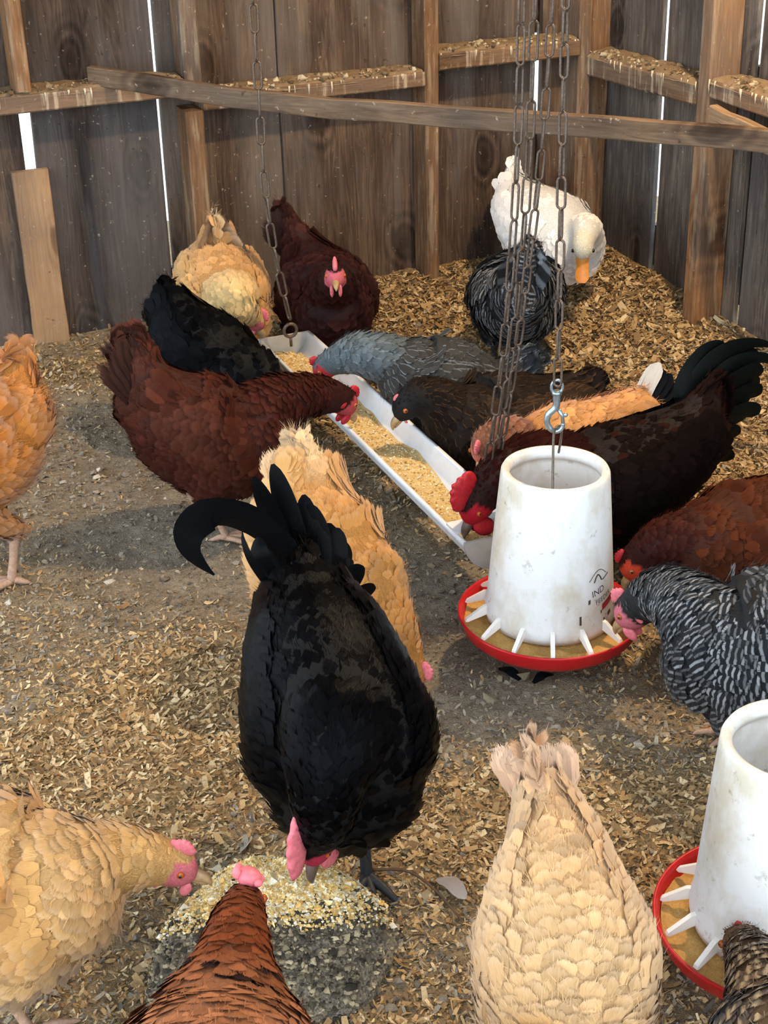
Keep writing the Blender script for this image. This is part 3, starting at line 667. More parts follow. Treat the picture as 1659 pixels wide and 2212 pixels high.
# ------------------------------------------------------------------ hanging feeders
def feeder(x, y, zpan, label, seed, printed, tilt=(0, 0), dirty=1.0):
    t = empty('hanging_feeder', (x, y, zpan - .035), label, 'feeder', 'hanging poultry feeders'); t.rotation_euler = (tilt[0], tilt[1], 0)
    g = Geo()   # tapering tub with a thick rolled rim, open top, hollow
    g.add(*lathe([(.109, .038), (.1115, .05), (.1115, .062), (.108, .075), (.0985, .20), (.0905, .298), (.0895, .308), (.0865, .3135), (.081, .3135), (.0765, .310), (.0745, .303), (.0755, .294), (.083, .292), (.086, .28), (.094, .20), (.1045, .075), (.106, .055), (.105, .038)], 64, True))
    link('tub', g.mesh('tub'), M['white_plastic'], t)
    g = Geo(); g.add(*lathe([(.001, .0), (.11, .0), (.135, .004), (.150, .018), (.1555, .036), (.1575, .040), (.1565, .043), (.153, .042), (.1485, .034), (.144, .020), (.132, .009), (.11, .005), (.001, .005)], 64))
    link('pan', g.mesh('pan'), M['red_plastic'], t)
    for k in range(14):
        a = 2 * math.pi * (k + .35) / 14; c, s_ = math.cos(a), math.sin(a)
        pr = [(.106, .066), (.116, .064), (.146, .042), (.148, .038), (.144, .036), (.106, .050)]; V = []
        for w in (-.0035, .0035):
            for r_, z_ in pr: V.append((r_ * c - w * s_, r_ * s_ + w * c, z_))
        n = len(pr); F = [list(range(n)), list(range(n, 2 * n))[::-1]] + [[i, n + i, n + (i + 1) % n, (i + 1) % n] for i in range(n)]
        link('fin', pyd('fin', V, F), M['fin'], t)
    # feed in the pan and heaped inside the tub
    nr, na = 8, 90; V = []; 
    for i in range(nr):
        rr = .09 + (.146 - .09) * i / (nr - 1)
        for j in range(na):
            a = 2 * math.pi * j / na; h = .030 - .006 * (i / (nr - 1)) + .010 * (float(vnoise(np.array([a * 4 + seed]), np.array([i * .6]), seed)[0]) - .5) + .004 * random.random()
            V.append((rr * math.cos(a), rr * math.sin(a), h))
    F = [[i * na + j, (i + 1) * na + j, (i + 1) * na + (j + 1) % na, i * na + (j + 1) % na] for i in range(nr - 1) for j in range(na)]
    fo = link('feed', pyd('feed', V, F, True), M['feed'], t); fo['kind'] = 'stuff'
    V = [(0, 0, .175)]; 
    for i in range(1, 9):
        for j in range(40):
            a = 2 * math.pi * j / 40; rr = .098 * i / 8
            zf = (.200 if printed else .175) + (.075 * math.cos(a + .35) * i / 8 if printed else -.02) + .004 * random.random(); rr = min(rr, float(np.interp(zf, [.075, .20, .28], [.1035, .093, .085])) * i / 8)
            V.append((rr * math.cos(a), rr * math.sin(a), zf))
    F = [[0, 1 + j, 1 + (j + 1) % 40] for j in range(40)] + [[1 + (i - 1) * 40 + j, 1 + i * 40 + j, 1 + i * 40 + (j + 1) % 40, 1 + (i - 1) * 40 + (j + 1) % 40] for i in range(1, 8) for j in range(40)]
    fo = link('feed', pyd('feed', V, F, True), M['feed'], t); fo['kind'] = 'stuff'
    # wire bail
    hz = .385; pts = [(-.012, -.082, .292), (-.013, -.078, .300), (-.008, -.02, .372), (-.003, -.004, hz), (.004, .004, hz), (.010, .02, .368), (.014, .078, .302), (.014, .084, .296)]
    link('bail', Geo_mesh('bail', tube(catmull(pts, 40), .0022, 7)), M['wire'], t)
    def on_tub(ang, z, lift=.0006):
        r_ = np.interp(z, [.062, .075, .20, .298], [.1115, .108, .0985, .0905]) + lift; return (r_ * math.cos(ang), r_ * math.sin(ang), z)
    if printed:
        def stamp(name, body, size, ang, z, mat, rot):
            cu = bpy.data.curves.new(name, 'FONT'); cu.body = body; cu.size = size; cu.align_x = 'CENTER'; to = bpy.data.objects.new(name, cu); COL.objects.link(to)
            me = bpy.data.meshes.new_from_object(to.evaluated_get(bpy.context.evaluated_depsgraph_get())); bpy.data.objects.remove(to)
            c, s_ = math.cos(rot), math.sin(rot)
            for v in me.vertices:
                px, py = v.co.x * c - v.co.y * s_, v.co.x * s_ + v.co.y * c
                v.co = Vector(on_tub(ang + px / .105, z + py))
            me.update(); link(name, me, mat, t)
        base = math.radians(-90 + 43)
        stamp('lettering', 'IND', .017, base - .02, .118, M['print_dark'], .16)
        stamp('lettering', 'FEEDER', .0125, base + .11, .103, M['print_dark'], .16)
        def patch(name, cells, mat):
            V = []; F = []
            for (a0, a1, z0, z1, sl) in cells:
                n = 6; o = len(V)
                for i in range(n + 1):
                    a = a0 + (a1 - a0) * i / n; dz = sl * (a - a0) * .105
                    V.append(on_tub(a, z0 + dz, .0007)); V.append(on_tub(a, z1 + dz, .0007))
                F += [[o + 2 * i, o + 2 * i + 2, o + 2 * i + 3, o + 2 * i + 1] for i in range(n)]
            link(name, pyd(name, V, F), mat, t)
        patch('printed_bar', [(base + .06, base + .36, .084, .096, .25)], M['print_red'])
        patch('worn_print', [(base + .02, base + .05, .080, .086, .2), (base + .20, base + .30, .068, .074, .25), (base + .07, base + .11, .066, .070, .2), (base - .40, base - .365, .072, .088, 0), (base - .24, base - .2, .105, .113, .3)], M['print_dark'])
        arc = [on_tub(base - .12 + .17 * i / 10, .142 + .012 * math.sin(math.pi * i / 10), .0004) for i in range(11)]
        g = Geo(); g.add(*tube(arc, .0012, 5)); arc = [on_tub(base + .08 + .16 * i / 6, .141 + .006 * i / 6, .0004) for i in range(7)]; g.add(*tube(arc, .0009, 5))
        arc = [on_tub(base - .22 + .40 * i / 14, .146 + .014 * math.sin(math.pi * i / 14) + .004 * i / 14, .0003) for i in range(15)]; g.add(*tube(arc, .0006, 5))
        link('emblem_outline', g.mesh('emblem_outline'), M['print_dark'], t)
    return t
F1 = feeder(.279, 2.258, .095, 'white tub feeder with red pan and worn printed lettering hanging on the thin chain', 2, True, (0, .012))
F2 = feeder(.487, 1.49, .095, 'clean white tub feeder with red pan, cut off by the frame edge', 5, False, (.0, -.01))
def snap_hook(x, y, z):
    t = empty('snap_hook', (x, y, z), 'zinc snap hook joining the thin chain to the feeder wire', 'hook')
    g = Geo(); g.add(*tube(catmull([(0, 0, .066), (.0, 0, .055), (-.001, 0, .042), (-.012, 0, .030), (-.0145, 0, .016), (-.008, 0, .004), (.002, 0, .000), (.010, 0, .006), (.0115, 0, .014)], 40), np.linspace(.0065, .0035, 40), 9)); link('hook_body', g.mesh('hook_body'), M['hook'], t)
    g = Geo(); g.add(*tube([(.0115, 0, .013), (.010, 0, .026), (.004, 0, .038)], [.003, .003, .0035], 8)); g.add(*ellipsoid((.015, 0, .028), [(.004, 0, 0), (0, .003, 0), (0, 0, .004)], 8, 6)); link('gate', g.mesh('gate'), M['hook'], t)
    an = np.linspace(0, 2 * math.pi, 18, endpoint=False); g = Geo(); g.add(*tube([(.009 * math.cos(a), .0, .077 + .012 * math.sin(a)) for a in an], .0025, 7, True)); g.add(*lathe([(.001, .064), (.008, .064), (.008, .070), (.001, .070)], 14)); link('swivel_eye', g.mesh('swivel_eye'), M['hook'], t)
snap_hook(.281, 2.258, .438)
chain([(.487, 1.49, 2.44), (.487, 1.49, .455)], .048, .0165, .0021, 'chain carrying the clean white feeder', .2, .02, 9, 'hanging chains')

# ------------------------------------------------------------------ grain heap
def build_mound():
    cx, cy, rx, ry, h = MOUND; nr, na = 30, 90; V = [(0, 0, h)]; r = np.random.default_rng(31)
    def hh(a, q):
        e = 1 + .10 * math.sin(a * 2 + .6) + .06 * math.sin(a * 3 + 2) + .03 * math.sin(a * 7)
        x, y = math.cos(a) * rx * q * e, math.sin(a) * ry * q * e
        z = h * (1 - q ** 2.6) ** .75 if q < 1 else 0
        z += (.012 * (float(vnoise(np.array([x * 40 + 9]), np.array([y * 40 + 9]), 6)[0]) - .5) + .006 * (float(vnoise(np.array([x * 120]), np.array([y * 120]), 7)[0]) - .5)) * min(1, 3 * (1.05 - q))
        return x, y, z - (.012 if q >= 1 else 0)
    for i in range(1, nr + 1):
        for j in range(na): V.append(hh(2 * math.pi * j / na, i / nr))
    F = [[0, 1 + j, 1 + (j + 1) % na] for j in range(na)] + [[1 + (i - 1) * na + j, 1 + i * na + j, 1 + i * na + (j + 1) % na, 1 + (i - 1) * na + (j + 1) % na] for i in range(1, nr) for j in range(na)]
    m, nt, n, l, b = mat_new('grey_heap'); tc = n.new('ShaderNodeTexCoord'); f = noise(n, l, tc.outputs['Object'], 240, 3, .7); q = noise(n, l, tc.outputs['Object'], 20, 3)
    rr = ramp(n, [(.32, lin('#2d2922')), (.48, lin('#5f574a')), (.62, lin('#948a74')), (.74, lin('#cfc5ab'))]); l.new(math_node(n, l, 'ADD', math_node(n, l, 'MULTIPLY', f, .7), math_node(n, l, 'MULTIPLY', q, .3)), rr.inputs[0]); l.new(rr.outputs[0], b.inputs['Base Color'])
    b.inputs['Roughness'].default_value = .85; bump(n, l, f, .8, .004, b)
    z0 = gz(cx, cy) - .004
    o = link('litter_heap', pyd('litter_heap', V, F, True), m, None, (cx, cy, z0)); tag(o, 'low rounded grey heap of litter under the scattered yellow grain', 'heap')
    n = 5200; a = r.uniform(0, 2 * math.pi, n); q = np.sqrt(r.uniform(.02, 1.08, n)); P = np.array([hh(x, y) for x, y in zip(a, np.minimum(q, 1.0))]); P[:, :2] *= (q / np.minimum(q, 1.0))[:, None]
    P[:, 2] = np.maximum(P[:, 2], .002) + .001
    ho = link('heap_litter', lumps(P, r.gamma(2.2, .0009, n) + .0008, ['#4a4439', '#5c5446', '#6f6552', '#3d382f', '#857962', '#9c8e70', '#554e41', '#b8aa88'], r, .6), M['vcol'], o); ho['kind'] = 'stuff'
    n = 24000; a = r.uniform(0, 2 * math.pi, n); q = np.abs(r.normal(0, .5, n)); k = q < .92; a, q = a[k], q[k]
    P0 = np.array([(math.cos(x) * rx * y * 1.15 - .005, math.sin(x) * ry * y * .62 + .06) for x, y in zip(a, q)]); rr_ = np.hypot(P0[:, 0] / rx, P0[:, 1] / ry); P0 = P0[rr_ < .93]; rr_ = rr_[rr_ < .93]
    P = np.array([hh(math.atan2(v[1] / ry, v[0] / rx), u) for v, u in zip(P0, rr_)])
    sel = (r.random(len(P)) < .55 + .65 * fbm(P[:, 0], P[:, 1], 30, 2, 4) * 1.2); P = P[sel]; n = len(P); P[:, 2] += .0035
    go = link('grain', lumps(P, r.gamma(4, .0005, n) + .0008, ['#e6c57e', '#ecd59c', '#d9ae62', '#efe0b8', '#e2ba6c', '#f6ead0'], r, .75, .2, True), M['vcol'], None, (cx, cy, z0)); tag(go, 'yellow cracked grain scattered over the grey heap', 'grain', kind='stuff')
build_mound()

# ------------------------------------------------------------------ birds
def feather_np(P, N, D, L, W, lift, R, cols, r, kind='round', sink=.0012):
    """many small feathers as one set of quads: 5 rows x 3 columns each"""
    n = len(P); vs = np.array([0, .32, .62, .87, 1.0])
    wp = {'round': np.array([.35, .85, 1.0, .78, .22]), 'long': np.array([.5, .95, 1.0, .7, .12]), 'point': np.array([.5, 1.0, .8, .42, .05])}[kind]
    S = nrm(np.cross(N, D)); V = np.zeros((n, 15, 3)); uv = np.zeros((n, 15, 3)); rv = r.random(n)
    tw = r.normal(0, .10, n)
    k = 0
    for i, v in enumerate(vs):
        for u in (-1, 0, 1):
            hgt = lift * v ** 1.15 - (L * v) ** 2 / (2 * R) - sink - .16 * W * abs(u) * wp[i] + tw * u * W * .3
            V[:, k] = P + D * (L * v)[:, None] + S * (W * u * wp[i])[:, None] + N * hgt[:, None]
            uv[:, k, 0] = u; uv[:, k, 1] = v; uv[:, k, 2] = rv; k += 1
    q = [[i * 3 + j + 3, i * 3 + j + 4, i * 3 + j + 1, i * 3 + j] for i in range(4) for j in range(2)]
    F = np.array(q)[None] + (np.arange(n) * 15)[:, None, None]
    return V.reshape(-1, 3), F.reshape(-1, 4), np.repeat(cols, 15, 0), uv.reshape(-1, 3), np.repeat(N, 15, 0)

def soften(me, N, k=.72):
    """downy look: lean each feather's shading normal towards the skin it lies on"""
    own = np.zeros(len(me.vertices) * 3, np.float32); me.vertices.foreach_get('normal', own); own = own.reshape(-1, 3)
    own = np.where(np.sum(own * N, 1, keepdims=True) < 0, -own, own)
    me.normals_split_custom_set_from_vertices(nrm(own * (1 - k) + N * k).tolist())
def big_feather(path, width, side, r, thick=.0012, seg=14, blunt=.55, plane=None, sharp=False):
    """one large tail feather following a path: two vanes with a raised shaft"""
    P = catmull(path, seg + 1) if len(path) > 2 else np.linspace(path[0], path[1], seg + 1)
    t = nrm(np.gradient(P, axis=0)); s = nrm(np.asarray(side)[None] - t * (t @ np.asarray(side))[:, None]); 
    if plane is not None: s = nrm(np.cross(t, np.asarray(plane)[None]))
    nn = np.cross(t, s)
    V = []; F = []; uv = []
    for i in range(seg + 1):
        v = i / seg; w = width / 2 * (min(1, .35 + v * 2.2) if v < .3 else 1) * (1 if v < 1 - blunt * .5 else math.sqrt(max(.02, 1 - ((v - (1 - blunt * .5)) / (blunt * .5)) ** 2)))
        if sharp: w = width / 2 * min(1, .4 + v * 2) * max(.03, 1 - max(0, v - .45) / .55) ** .75
        for u in (-1, 0, 1):
            V.append(P[i] + s[i] * w * u + nn[i] * (-.16 * w * abs(u))); uv.append((u, v, r))
    for i in range(seg):
        a, b = i * 3, (i + 1) * 3
        for j in range(2): F.append([a + j, a + j + 1, b + j + 1, b + j])
    return np.array(V), np.array(F), np.array(uv)

def poisson(V, T, rad, ncand, r, nmax=6000, ids=False):
    """blue-noise points on triangles; rad(points) gives the spacing"""
    A, B, C = V[T[:, 0]], V[T[:, 1]], V[T[:, 2]]; cr = np.cross(B - A, C - A); ar = np.linalg.norm(cr, axis=1)
    idx = r.choice(len(T), ncand, p=ar / ar.sum()); a, b = r.random(ncand), r.random(ncand); m = a + b > 1; a[m] = 1 - a[m]; b[m] = 1 - b[m]
    P = A[idx] + (B - A)[idx] * a[:, None] + (C - A)[idx] * b[:, None]; N = nrm(cr[idx]); rd = rad(P)
    cell = .016; grid = {}; keep = []; K = np.floor(P / cell).astype(int)
    for i in range(ncand):
        if rd[i] <= 0: continue
        kx, ky, kz = K[i]; ok = True; p = P[i]; q2 = rd[i] ** 2
        for dx in (-1, 0, 1):
            for dy in (-1, 0, 1):
                for dz in (-1, 0, 1):
                    for j in grid.get((kx + dx, ky + dy, kz + dz), ()):
                        e = P[j]; 
                        if (e[0]-p[0])**2 + (e[1]-p[1])**2 + (e[2]-p[2])**2 < q2: ok = False; break
                    if not ok: break
                if not ok: break
            if not ok: break
        if ok:
            grid.setdefault((kx, ky, kz), []).append(i); keep.append(i)
            if len(keep) >= nmax: break
    return (P[keep], N[keep], idx[keep]) if ids else (P[keep], N[keep])

def remeshed(V, F, voxel, smooth=6):
    me = pyd('tmp', V, F); o = bpy.data.objects.new('tmp', me); COL.objects.link(o)
    md = o.modifiers.new('r', 'REMESH'); md.mode = 'VOXEL'; md.voxel_size = voxel
    ms = o.modifiers.new('s', 'SMOOTH'); ms.iterations = smooth; ms.factor = .5
    dg = bpy.context.evaluated_depsgraph_get(); me2 = bpy.data.meshes.new_from_object(o.evaluated_get(dg)); bpy.data.objects.remove(o); bpy.data.meshes.remove(me)
    return me2
def mesh_arrays(me):
    me.calc_loop_triangles()
    V = np.zeros(len(me.vertices) * 3); me.vertices.foreach_get('co', V); T = np.zeros(len(me.loop_triangles) * 3, int); me.loop_triangles.foreach_get('vertices', T)
    N = np.zeros(len(me.vertices) * 3); me.vertices.foreach_get('normal', N)
    return V.reshape(-1, 3), T.reshape(-1, 3), N.reshape(-1, 3)

def comb_mesh(H, hf, hu, hs, size, kind):
    """single comb: serrated blade standing on the skull, thick at the base"""
    L, Hh = size
    if kind == 'flop': pts = [(-.5, .0), (-.45, .35), (-.2, .55), (.1, .62), (.35, .5), (.52, .25), (.5, 0)]
    else: pts = [(-.62, .12), (-.66, .38), (-.52, .62), (-.42, .50), (-.34, .84), (-.20, .60), (-.10, 1.0), (.03, .64), (.14, .92), (.24, .52), (.36, .70), (.46, .34), (.56, .38), (.58, .10), (.5, -.12)]
    pts = pts + [(x, -.18) for x in (.25, 0, -.25, -.5)]
    pts = np.array(pts); V = []; th = .003 + .085 * Hh
    n = len(pts)
    for sgn in (-1, 1):
        for x, z in pts:
            w = th * (1 - .65 * max(0, z)); b = (.55 * Hh * max(0, z) ** 1.5 if kind == 'flop' else .0)
            V.append(H + hf * x * L + hu * z * Hh + hs * (sgn * w + b))
    c0 = pts.mean(0)
    for sgn in (-1, 1): V.append(H + hf * c0[0] * L + hu * c0[1] * Hh + hs * (sgn * th * 1.15 + (.2 * Hh if kind == 'flop' else 0)))
    F = [[2 * n, (i + 1) % n, i] for i in range(n)] + [[2 * n + 1, n + i, n + (i + 1) % n] for i in range(n)] + [[i, (i + 1) % n, n + (i + 1) % n, n + i] for i in range(n)]
    return pyd('comb', V, F, True)

BIRD_SHAPES = {
  'black_rooster': dict(
    torso=[(-0.11, 1.861, 0.34, 0.075, 0.075), (-0.088, 1.763, 0.31, 0.105, 0.1), (-0.066, 1.674, 0.25, 0.122, 0.12), (-0.06, 1.649, 0.2, 0.105, 0.1)],
    neck=[(-0.069, 1.61, 0.31, 0.075, 0.07), (-0.08, 1.541, 0.29, 0.052, 0.052), (-0.087, 1.532, 0.243, 0.04, 0.042), (-0.098, 1.552, 0.202, 0.028, 0.032)],
    beak=(-0.105, 1.538, 0.16), tail=(-0.123, 1.99, 0.414), feet=[(-0.038, 1.692, 0.0), (-0.141, 1.772, 0.0)],
    plumes=[(0.04, [(-0.112, 1.9, 0.317), (-0.13, 1.97, 0.394), (-0.161, 2.02, 0.504)]), (0.036, [(-0.117, 1.9, 0.317), (-0.147, 1.97, 0.387), (-0.188, 2.0, 0.494)]), (0.04, [(-0.109, 1.9, 0.317), (-0.111, 1.97, 0.378), (-0.118, 2.02, 0.453)]), (0.04, [(-0.104, 1.9, 0.317), (-0.09, 1.97, 0.369), (-0.081, 2.01, 0.41)]), (0.04, [(-0.097, 1.9, 0.317), (-0.073, 1.96, 0.359), (-0.062, 2.0, 0.387)]), (0.038, [(-0.094, 1.9, 0.316), (-0.063, 1.95, 0.349), (-0.047, 1.98, 0.361)]), (0.04, [(-0.118, 1.9, 0.309), (-0.131, 1.95, 0.343), (-0.149, 1.99, 0.422)]), (0.04, [(-0.104, 1.9, 0.309), (-0.1, 1.95, 0.35), (-0.095, 2.0, 0.423)]), (0.045, [(-0.098, 1.9, 0.305), (-0.097, 1.97, 0.37), (-0.11, 2.01, 0.443)]), (0.042, [(-0.091, 1.9, 0.305), (-0.08, 1.96, 0.351), (-0.069, 2.0, 0.407)]), (0.042, [(-0.088, 1.9, 0.301), (-0.058, 1.95, 0.333), (-0.031, 1.98, 0.35)]), (0.042, [(-0.083, 1.9, 0.297), (-0.047, 1.94, 0.315), (-0.015, 1.97, 0.319)]), (0.042, [(-0.131, 1.9, 0.302), (-0.158, 1.94, 0.342), (-0.173, 1.96, 0.4)]), (0.058, [(-0.097, 1.89, 0.315), (-0.138, 1.93, 0.4), (-0.19, 1.92, 0.461), (-0.237, 1.9, 0.484), (-0.272, 1.9, 0.461), (-0.277, 1.9, 0.432), (-0.264, 1.9, 0.409), (-0.244, 1.9, 0.388)]), (0.014, [(-0.13, 1.89, 0.316), (-0.16, 1.88, 0.369), (-0.186, 1.87, 0.424), (-0.197, 1.88, 0.452), (-0.2, 1.9, 0.463)]), (0.03, [(-0.13, 1.89, 0.316), (-0.164, 1.9, 0.38), (-0.178, 1.9, 0.418), (-0.181, 1.92, 0.437)])],
  ),
  'buff_hen_center': dict(
    torso=[(-0.132, 2.345, 0.3, 0.07, 0.07), (-0.128, 2.304, 0.25, 0.108, 0.105), (-0.106, 2.271, 0.2, 0.12, 0.11), (-0.054, 2.227, 0.165, 0.095, 0.09)],
    neck=[(-0.033, 2.225, 0.17, 0.065, 0.06), (0.007, 2.185, 0.125, 0.044, 0.042), (0.027, 2.177, 0.075, 0.034, 0.034), (0.039, 2.169, 0.05, 0.025, 0.026)],
    beak=(0.051, 2.162, 0.01), tail=(-0.146, 2.387, 0.39), feet=[],
  ),
  'red_hen_trough': dict(
    torso=[(-0.441, 2.76, 0.296, 0.075, 0.08), (-0.388, 2.77, 0.246, 0.105, 0.115), (-0.309, 2.78, 0.204, 0.115, 0.12), (-0.244, 2.79, 0.218, 0.09, 0.095)],
    neck=[(-0.229, 2.8, 0.253, 0.07, 0.07), (-0.17, 2.84, 0.265, 0.052, 0.052), (-0.116, 2.88, 0.252, 0.04, 0.04), (-0.079, 2.9, 0.235, 0.027, 0.03)],
    beak=(-0.05, 2.92, 0.181), tail=(-0.485, 2.74, 0.472), feet=[],
  ),
  'black_hen_left': dict(
    torso=[(-0.469, 3.3, 0.285, 0.06, 0.065), (-0.424, 3.26, 0.232, 0.095, 0.095), (-0.361, 3.22, 0.19, 0.1, 0.1), (-0.312, 3.18, 0.182, 0.08, 0.08)],
    neck=[(-0.295, 3.18, 0.193, 0.06, 0.055), (-0.263, 3.16, 0.2, 0.042, 0.04), (-0.247, 3.13, 0.179, 0.03, 0.03), (-0.237, 3.12, 0.16, 0.024, 0.026)],
    beak=(-0.227, 3.1, 0.135), tail=(-0.495, 3.38, 0.336), feet=[],
  ),
  'buff_hen_back': dict(
    torso=[(-0.404, 3.755, 0.3, 0.05, 0.055), (-0.404, 3.722, 0.25, 0.1, 0.1), (-0.38, 3.634, 0.2, 0.108, 0.105), (-0.36, 3.588, 0.155, 0.09, 0.085)],
    neck=[(-0.357, 3.551, 0.24, 0.065, 0.06), (-0.33, 3.479, 0.235, 0.045, 0.045), (-0.313, 3.494, 0.215, 0.034, 0.034), (-0.305, 3.509, 0.2, 0.026, 0.027)],
    beak=(-0.284, 3.503, 0.165), tail=(-0.395, 3.698, 0.4), feet=[],
  ),
  'dark_red_hen': dict(
    torso=[(-0.186, 3.79, 0.267, 0.058, 0.06), (-0.151, 3.72, 0.213, 0.105, 0.105), (-0.127, 3.64, 0.185, 0.118, 0.12), (-0.118, 3.59, 0.172, 0.1, 0.095)],
    neck=[(-0.115, 3.57, 0.239, 0.07, 0.06), (-0.108, 3.53, 0.273, 0.05, 0.05), (-0.103, 3.5, 0.297, 0.036, 0.038), (-0.101, 3.48, 0.31, 0.026, 0.028)],
    beak=(-0.098, 3.42, 0.3), tail=(-0.255, 3.87, 0.387), feet=[],
  ),
  'blue_grey_hen': dict(
    torso=[(0.241, 3.11, 0.156, 0.07, 0.07), (0.165, 3.1, 0.174, 0.1, 0.1), (0.084, 3.09, 0.199, 0.1, 0.1), (0.059, 3.09, 0.217, 0.068, 0.075)],
    neck=[(0.021, 3.1, 0.237, 0.055, 0.055), (-0.046, 3.11, 0.251, 0.048, 0.047), (-0.087, 3.12, 0.238, 0.036, 0.036), (-0.117, 3.13, 0.221, 0.026, 0.028)],
    beak=(-0.14, 3.13, 0.189), tail=(0.354, 3.09, 0.259), feet=[],
  ),
  'dark_brown_hen': dict(
    torso=[(0.383, 2.972, 0.173, 0.07, 0.07), (0.307, 2.942, 0.161, 0.1, 0.1), (0.207, 2.902, 0.161, 0.11, 0.11), (0.169, 2.882, 0.181, 0.08, 0.082)],
    neck=[(0.139, 2.882, 0.208, 0.068, 0.062), (0.105, 2.872, 0.238, 0.05, 0.048), (0.077, 2.862, 0.249, 0.04, 0.042), (0.058, 2.852, 0.247, 0.03, 0.032)],
    beak=(0.029, 2.842, 0.213), tail=(0.467, 3.002, 0.242), feet=[],
  ),
  'black_tail_buff_hen': dict(
    torso=[(0.504, 2.818, 0.21, 0.06, 0.06), (0.429, 2.778, 0.194, 0.068, 0.075), (0.342, 2.743, 0.19, 0.07, 0.08), (0.295, 2.728, 0.192, 0.06, 0.065)],
    neck=[(0.28, 2.718, 0.2, 0.055, 0.05), (0.242, 2.698, 0.23, 0.042, 0.04), (0.214, 2.688, 0.235, 0.032, 0.033), (0.195, 2.678, 0.228, 0.026, 0.028)],
    beak=(0.185, 2.658, 0.181), tail=(0.554, 2.858, 0.305), feet=[],
  ),
  'dark_red_rooster': dict(
    torso=[(0.586, 2.65, 0.242, 0.075, 0.072), (0.51, 2.61, 0.209, 0.1, 0.098), (0.417, 2.56, 0.188, 0.115, 0.115), (0.344, 2.53, 0.195, 0.095, 0.095)],
    neck=[(0.325, 2.53, 0.233, 0.08, 0.075), (0.253, 2.49, 0.264, 0.06, 0.058), (0.201, 2.46, 0.252, 0.044, 0.046), (0.168, 2.44, 0.226, 0.03, 0.034)],
    beak=(0.14, 2.42, 0.172), tail=(0.676, 2.71, 0.381), feet=[],
    plumes=[(0.045, [(0.583, 2.68, 0.243), (0.599, 2.7, 0.321), (0.652, 2.72, 0.38), (0.71, 2.73, 0.398), (0.771, 2.74, 0.384)]), (0.045, [(0.592, 2.68, 0.243), (0.626, 2.7, 0.31), (0.68, 2.72, 0.358), (0.735, 2.73, 0.367), (0.784, 2.74, 0.338)]), (0.04, [(0.573, 2.68, 0.248), (0.581, 2.7, 0.331), (0.616, 2.72, 0.379), (0.656, 2.73, 0.402)]), (0.045, [(0.598, 2.67, 0.247), (0.65, 2.69, 0.314), (0.705, 2.71, 0.342), (0.734, 2.72, 0.347)]), (0.045, [(0.608, 2.67, 0.237), (0.662, 2.69, 0.285), (0.709, 2.71, 0.304), (0.734, 2.72, 0.299)]), (0.045, [(0.606, 2.66, 0.232), (0.661, 2.68, 0.26), (0.705, 2.7, 0.27), (0.73, 2.71, 0.26)]), (0.045, [(0.598, 2.66, 0.222), (0.655, 2.68, 0.231), (0.695, 2.7, 0.226)]), (0.04, [(0.59, 2.66, 0.213), (0.644, 2.68, 0.192), (0.684, 2.69, 0.177)]), (0.045, [(0.596, 2.7, 0.234), (0.644, 2.74, 0.303), (0.703, 2.78, 0.343), (0.743, 2.8, 0.349)]), (0.045, [(0.605, 2.7, 0.234), (0.663, 2.74, 0.283), (0.716, 2.78, 0.294), (0.749, 2.8, 0.285)])],
  ),
  'red_brown_hen_right': dict(
    torso=[(0.736, 2.34, 0.223, 0.07, 0.07), (0.677, 2.32, 0.209, 0.1, 0.1), (0.602, 2.3, 0.19, 0.11, 0.11), (0.55, 2.28, 0.193, 0.09, 0.09)],
    neck=[(0.533, 2.28, 0.212, 0.065, 0.06), (0.491, 2.27, 0.223, 0.05, 0.048), (0.455, 2.26, 0.22, 0.04, 0.04), (0.428, 2.26, 0.199, 0.028, 0.031)],
    beak=(0.404, 2.26, 0.148), tail=(0.788, 2.36, 0.31), feet=[],
  ),
  'barred_hen_right': dict(
    torso=[(0.672, 1.97, 0.251, 0.075, 0.075), (0.619, 1.97, 0.22, 0.11, 0.11), (0.545, 1.97, 0.189, 0.12, 0.12), (0.501, 1.98, 0.193, 0.095, 0.1)],
    neck=[(0.485, 2.0, 0.223, 0.07, 0.07), (0.452, 2.06, 0.234, 0.052, 0.05), (0.424, 2.1, 0.215, 0.042, 0.042), (0.403, 2.12, 0.185, 0.029, 0.033)],
    beak=(0.371, 2.14, 0.137), tail=(0.722, 1.98, 0.324), feet=[],
  ),
  'barred_hen_back': dict(
    torso=[(0.339, 3.53, 0.228, 0.08, 0.085), (0.337, 3.58, 0.199, 0.112, 0.112), (0.354, 3.66, 0.201, 0.105, 0.105), (0.368, 3.74, 0.192, 0.08, 0.08)],
    neck=[(0.369, 3.75, 0.186, 0.06, 0.06), (0.379, 3.81, 0.166, 0.042, 0.042), (0.385, 3.84, 0.143, 0.032, 0.032), (0.388, 3.86, 0.124, 0.025, 0.026)],
    beak=(0.392, 3.88, 0.093), tail=(0.367, 3.5, 0.395), feet=[],
  ),
  'orange_rooster': dict(
    torso=[(-0.701, 2.62, 0.335, 0.085, 0.095), (-0.764, 2.6, 0.284, 0.115, 0.13), (-0.847, 2.58, 0.272, 0.125, 0.13), (-0.894, 2.56, 0.316, 0.1, 0.1)],
    neck=[(-0.899, 2.56, 0.385, 0.075, 0.075), (-0.916, 2.55, 0.461, 0.055, 0.055), (-0.92, 2.55, 0.531, 0.044, 0.044), (-0.924, 2.55, 0.574, 0.03, 0.032)],
    beak=(-0.964, 2.55, 0.558), tail=(-0.66, 2.64, 0.445), feet=[(-0.722, 2.579, 0.0), (-0.843, 2.626, 0.0)],
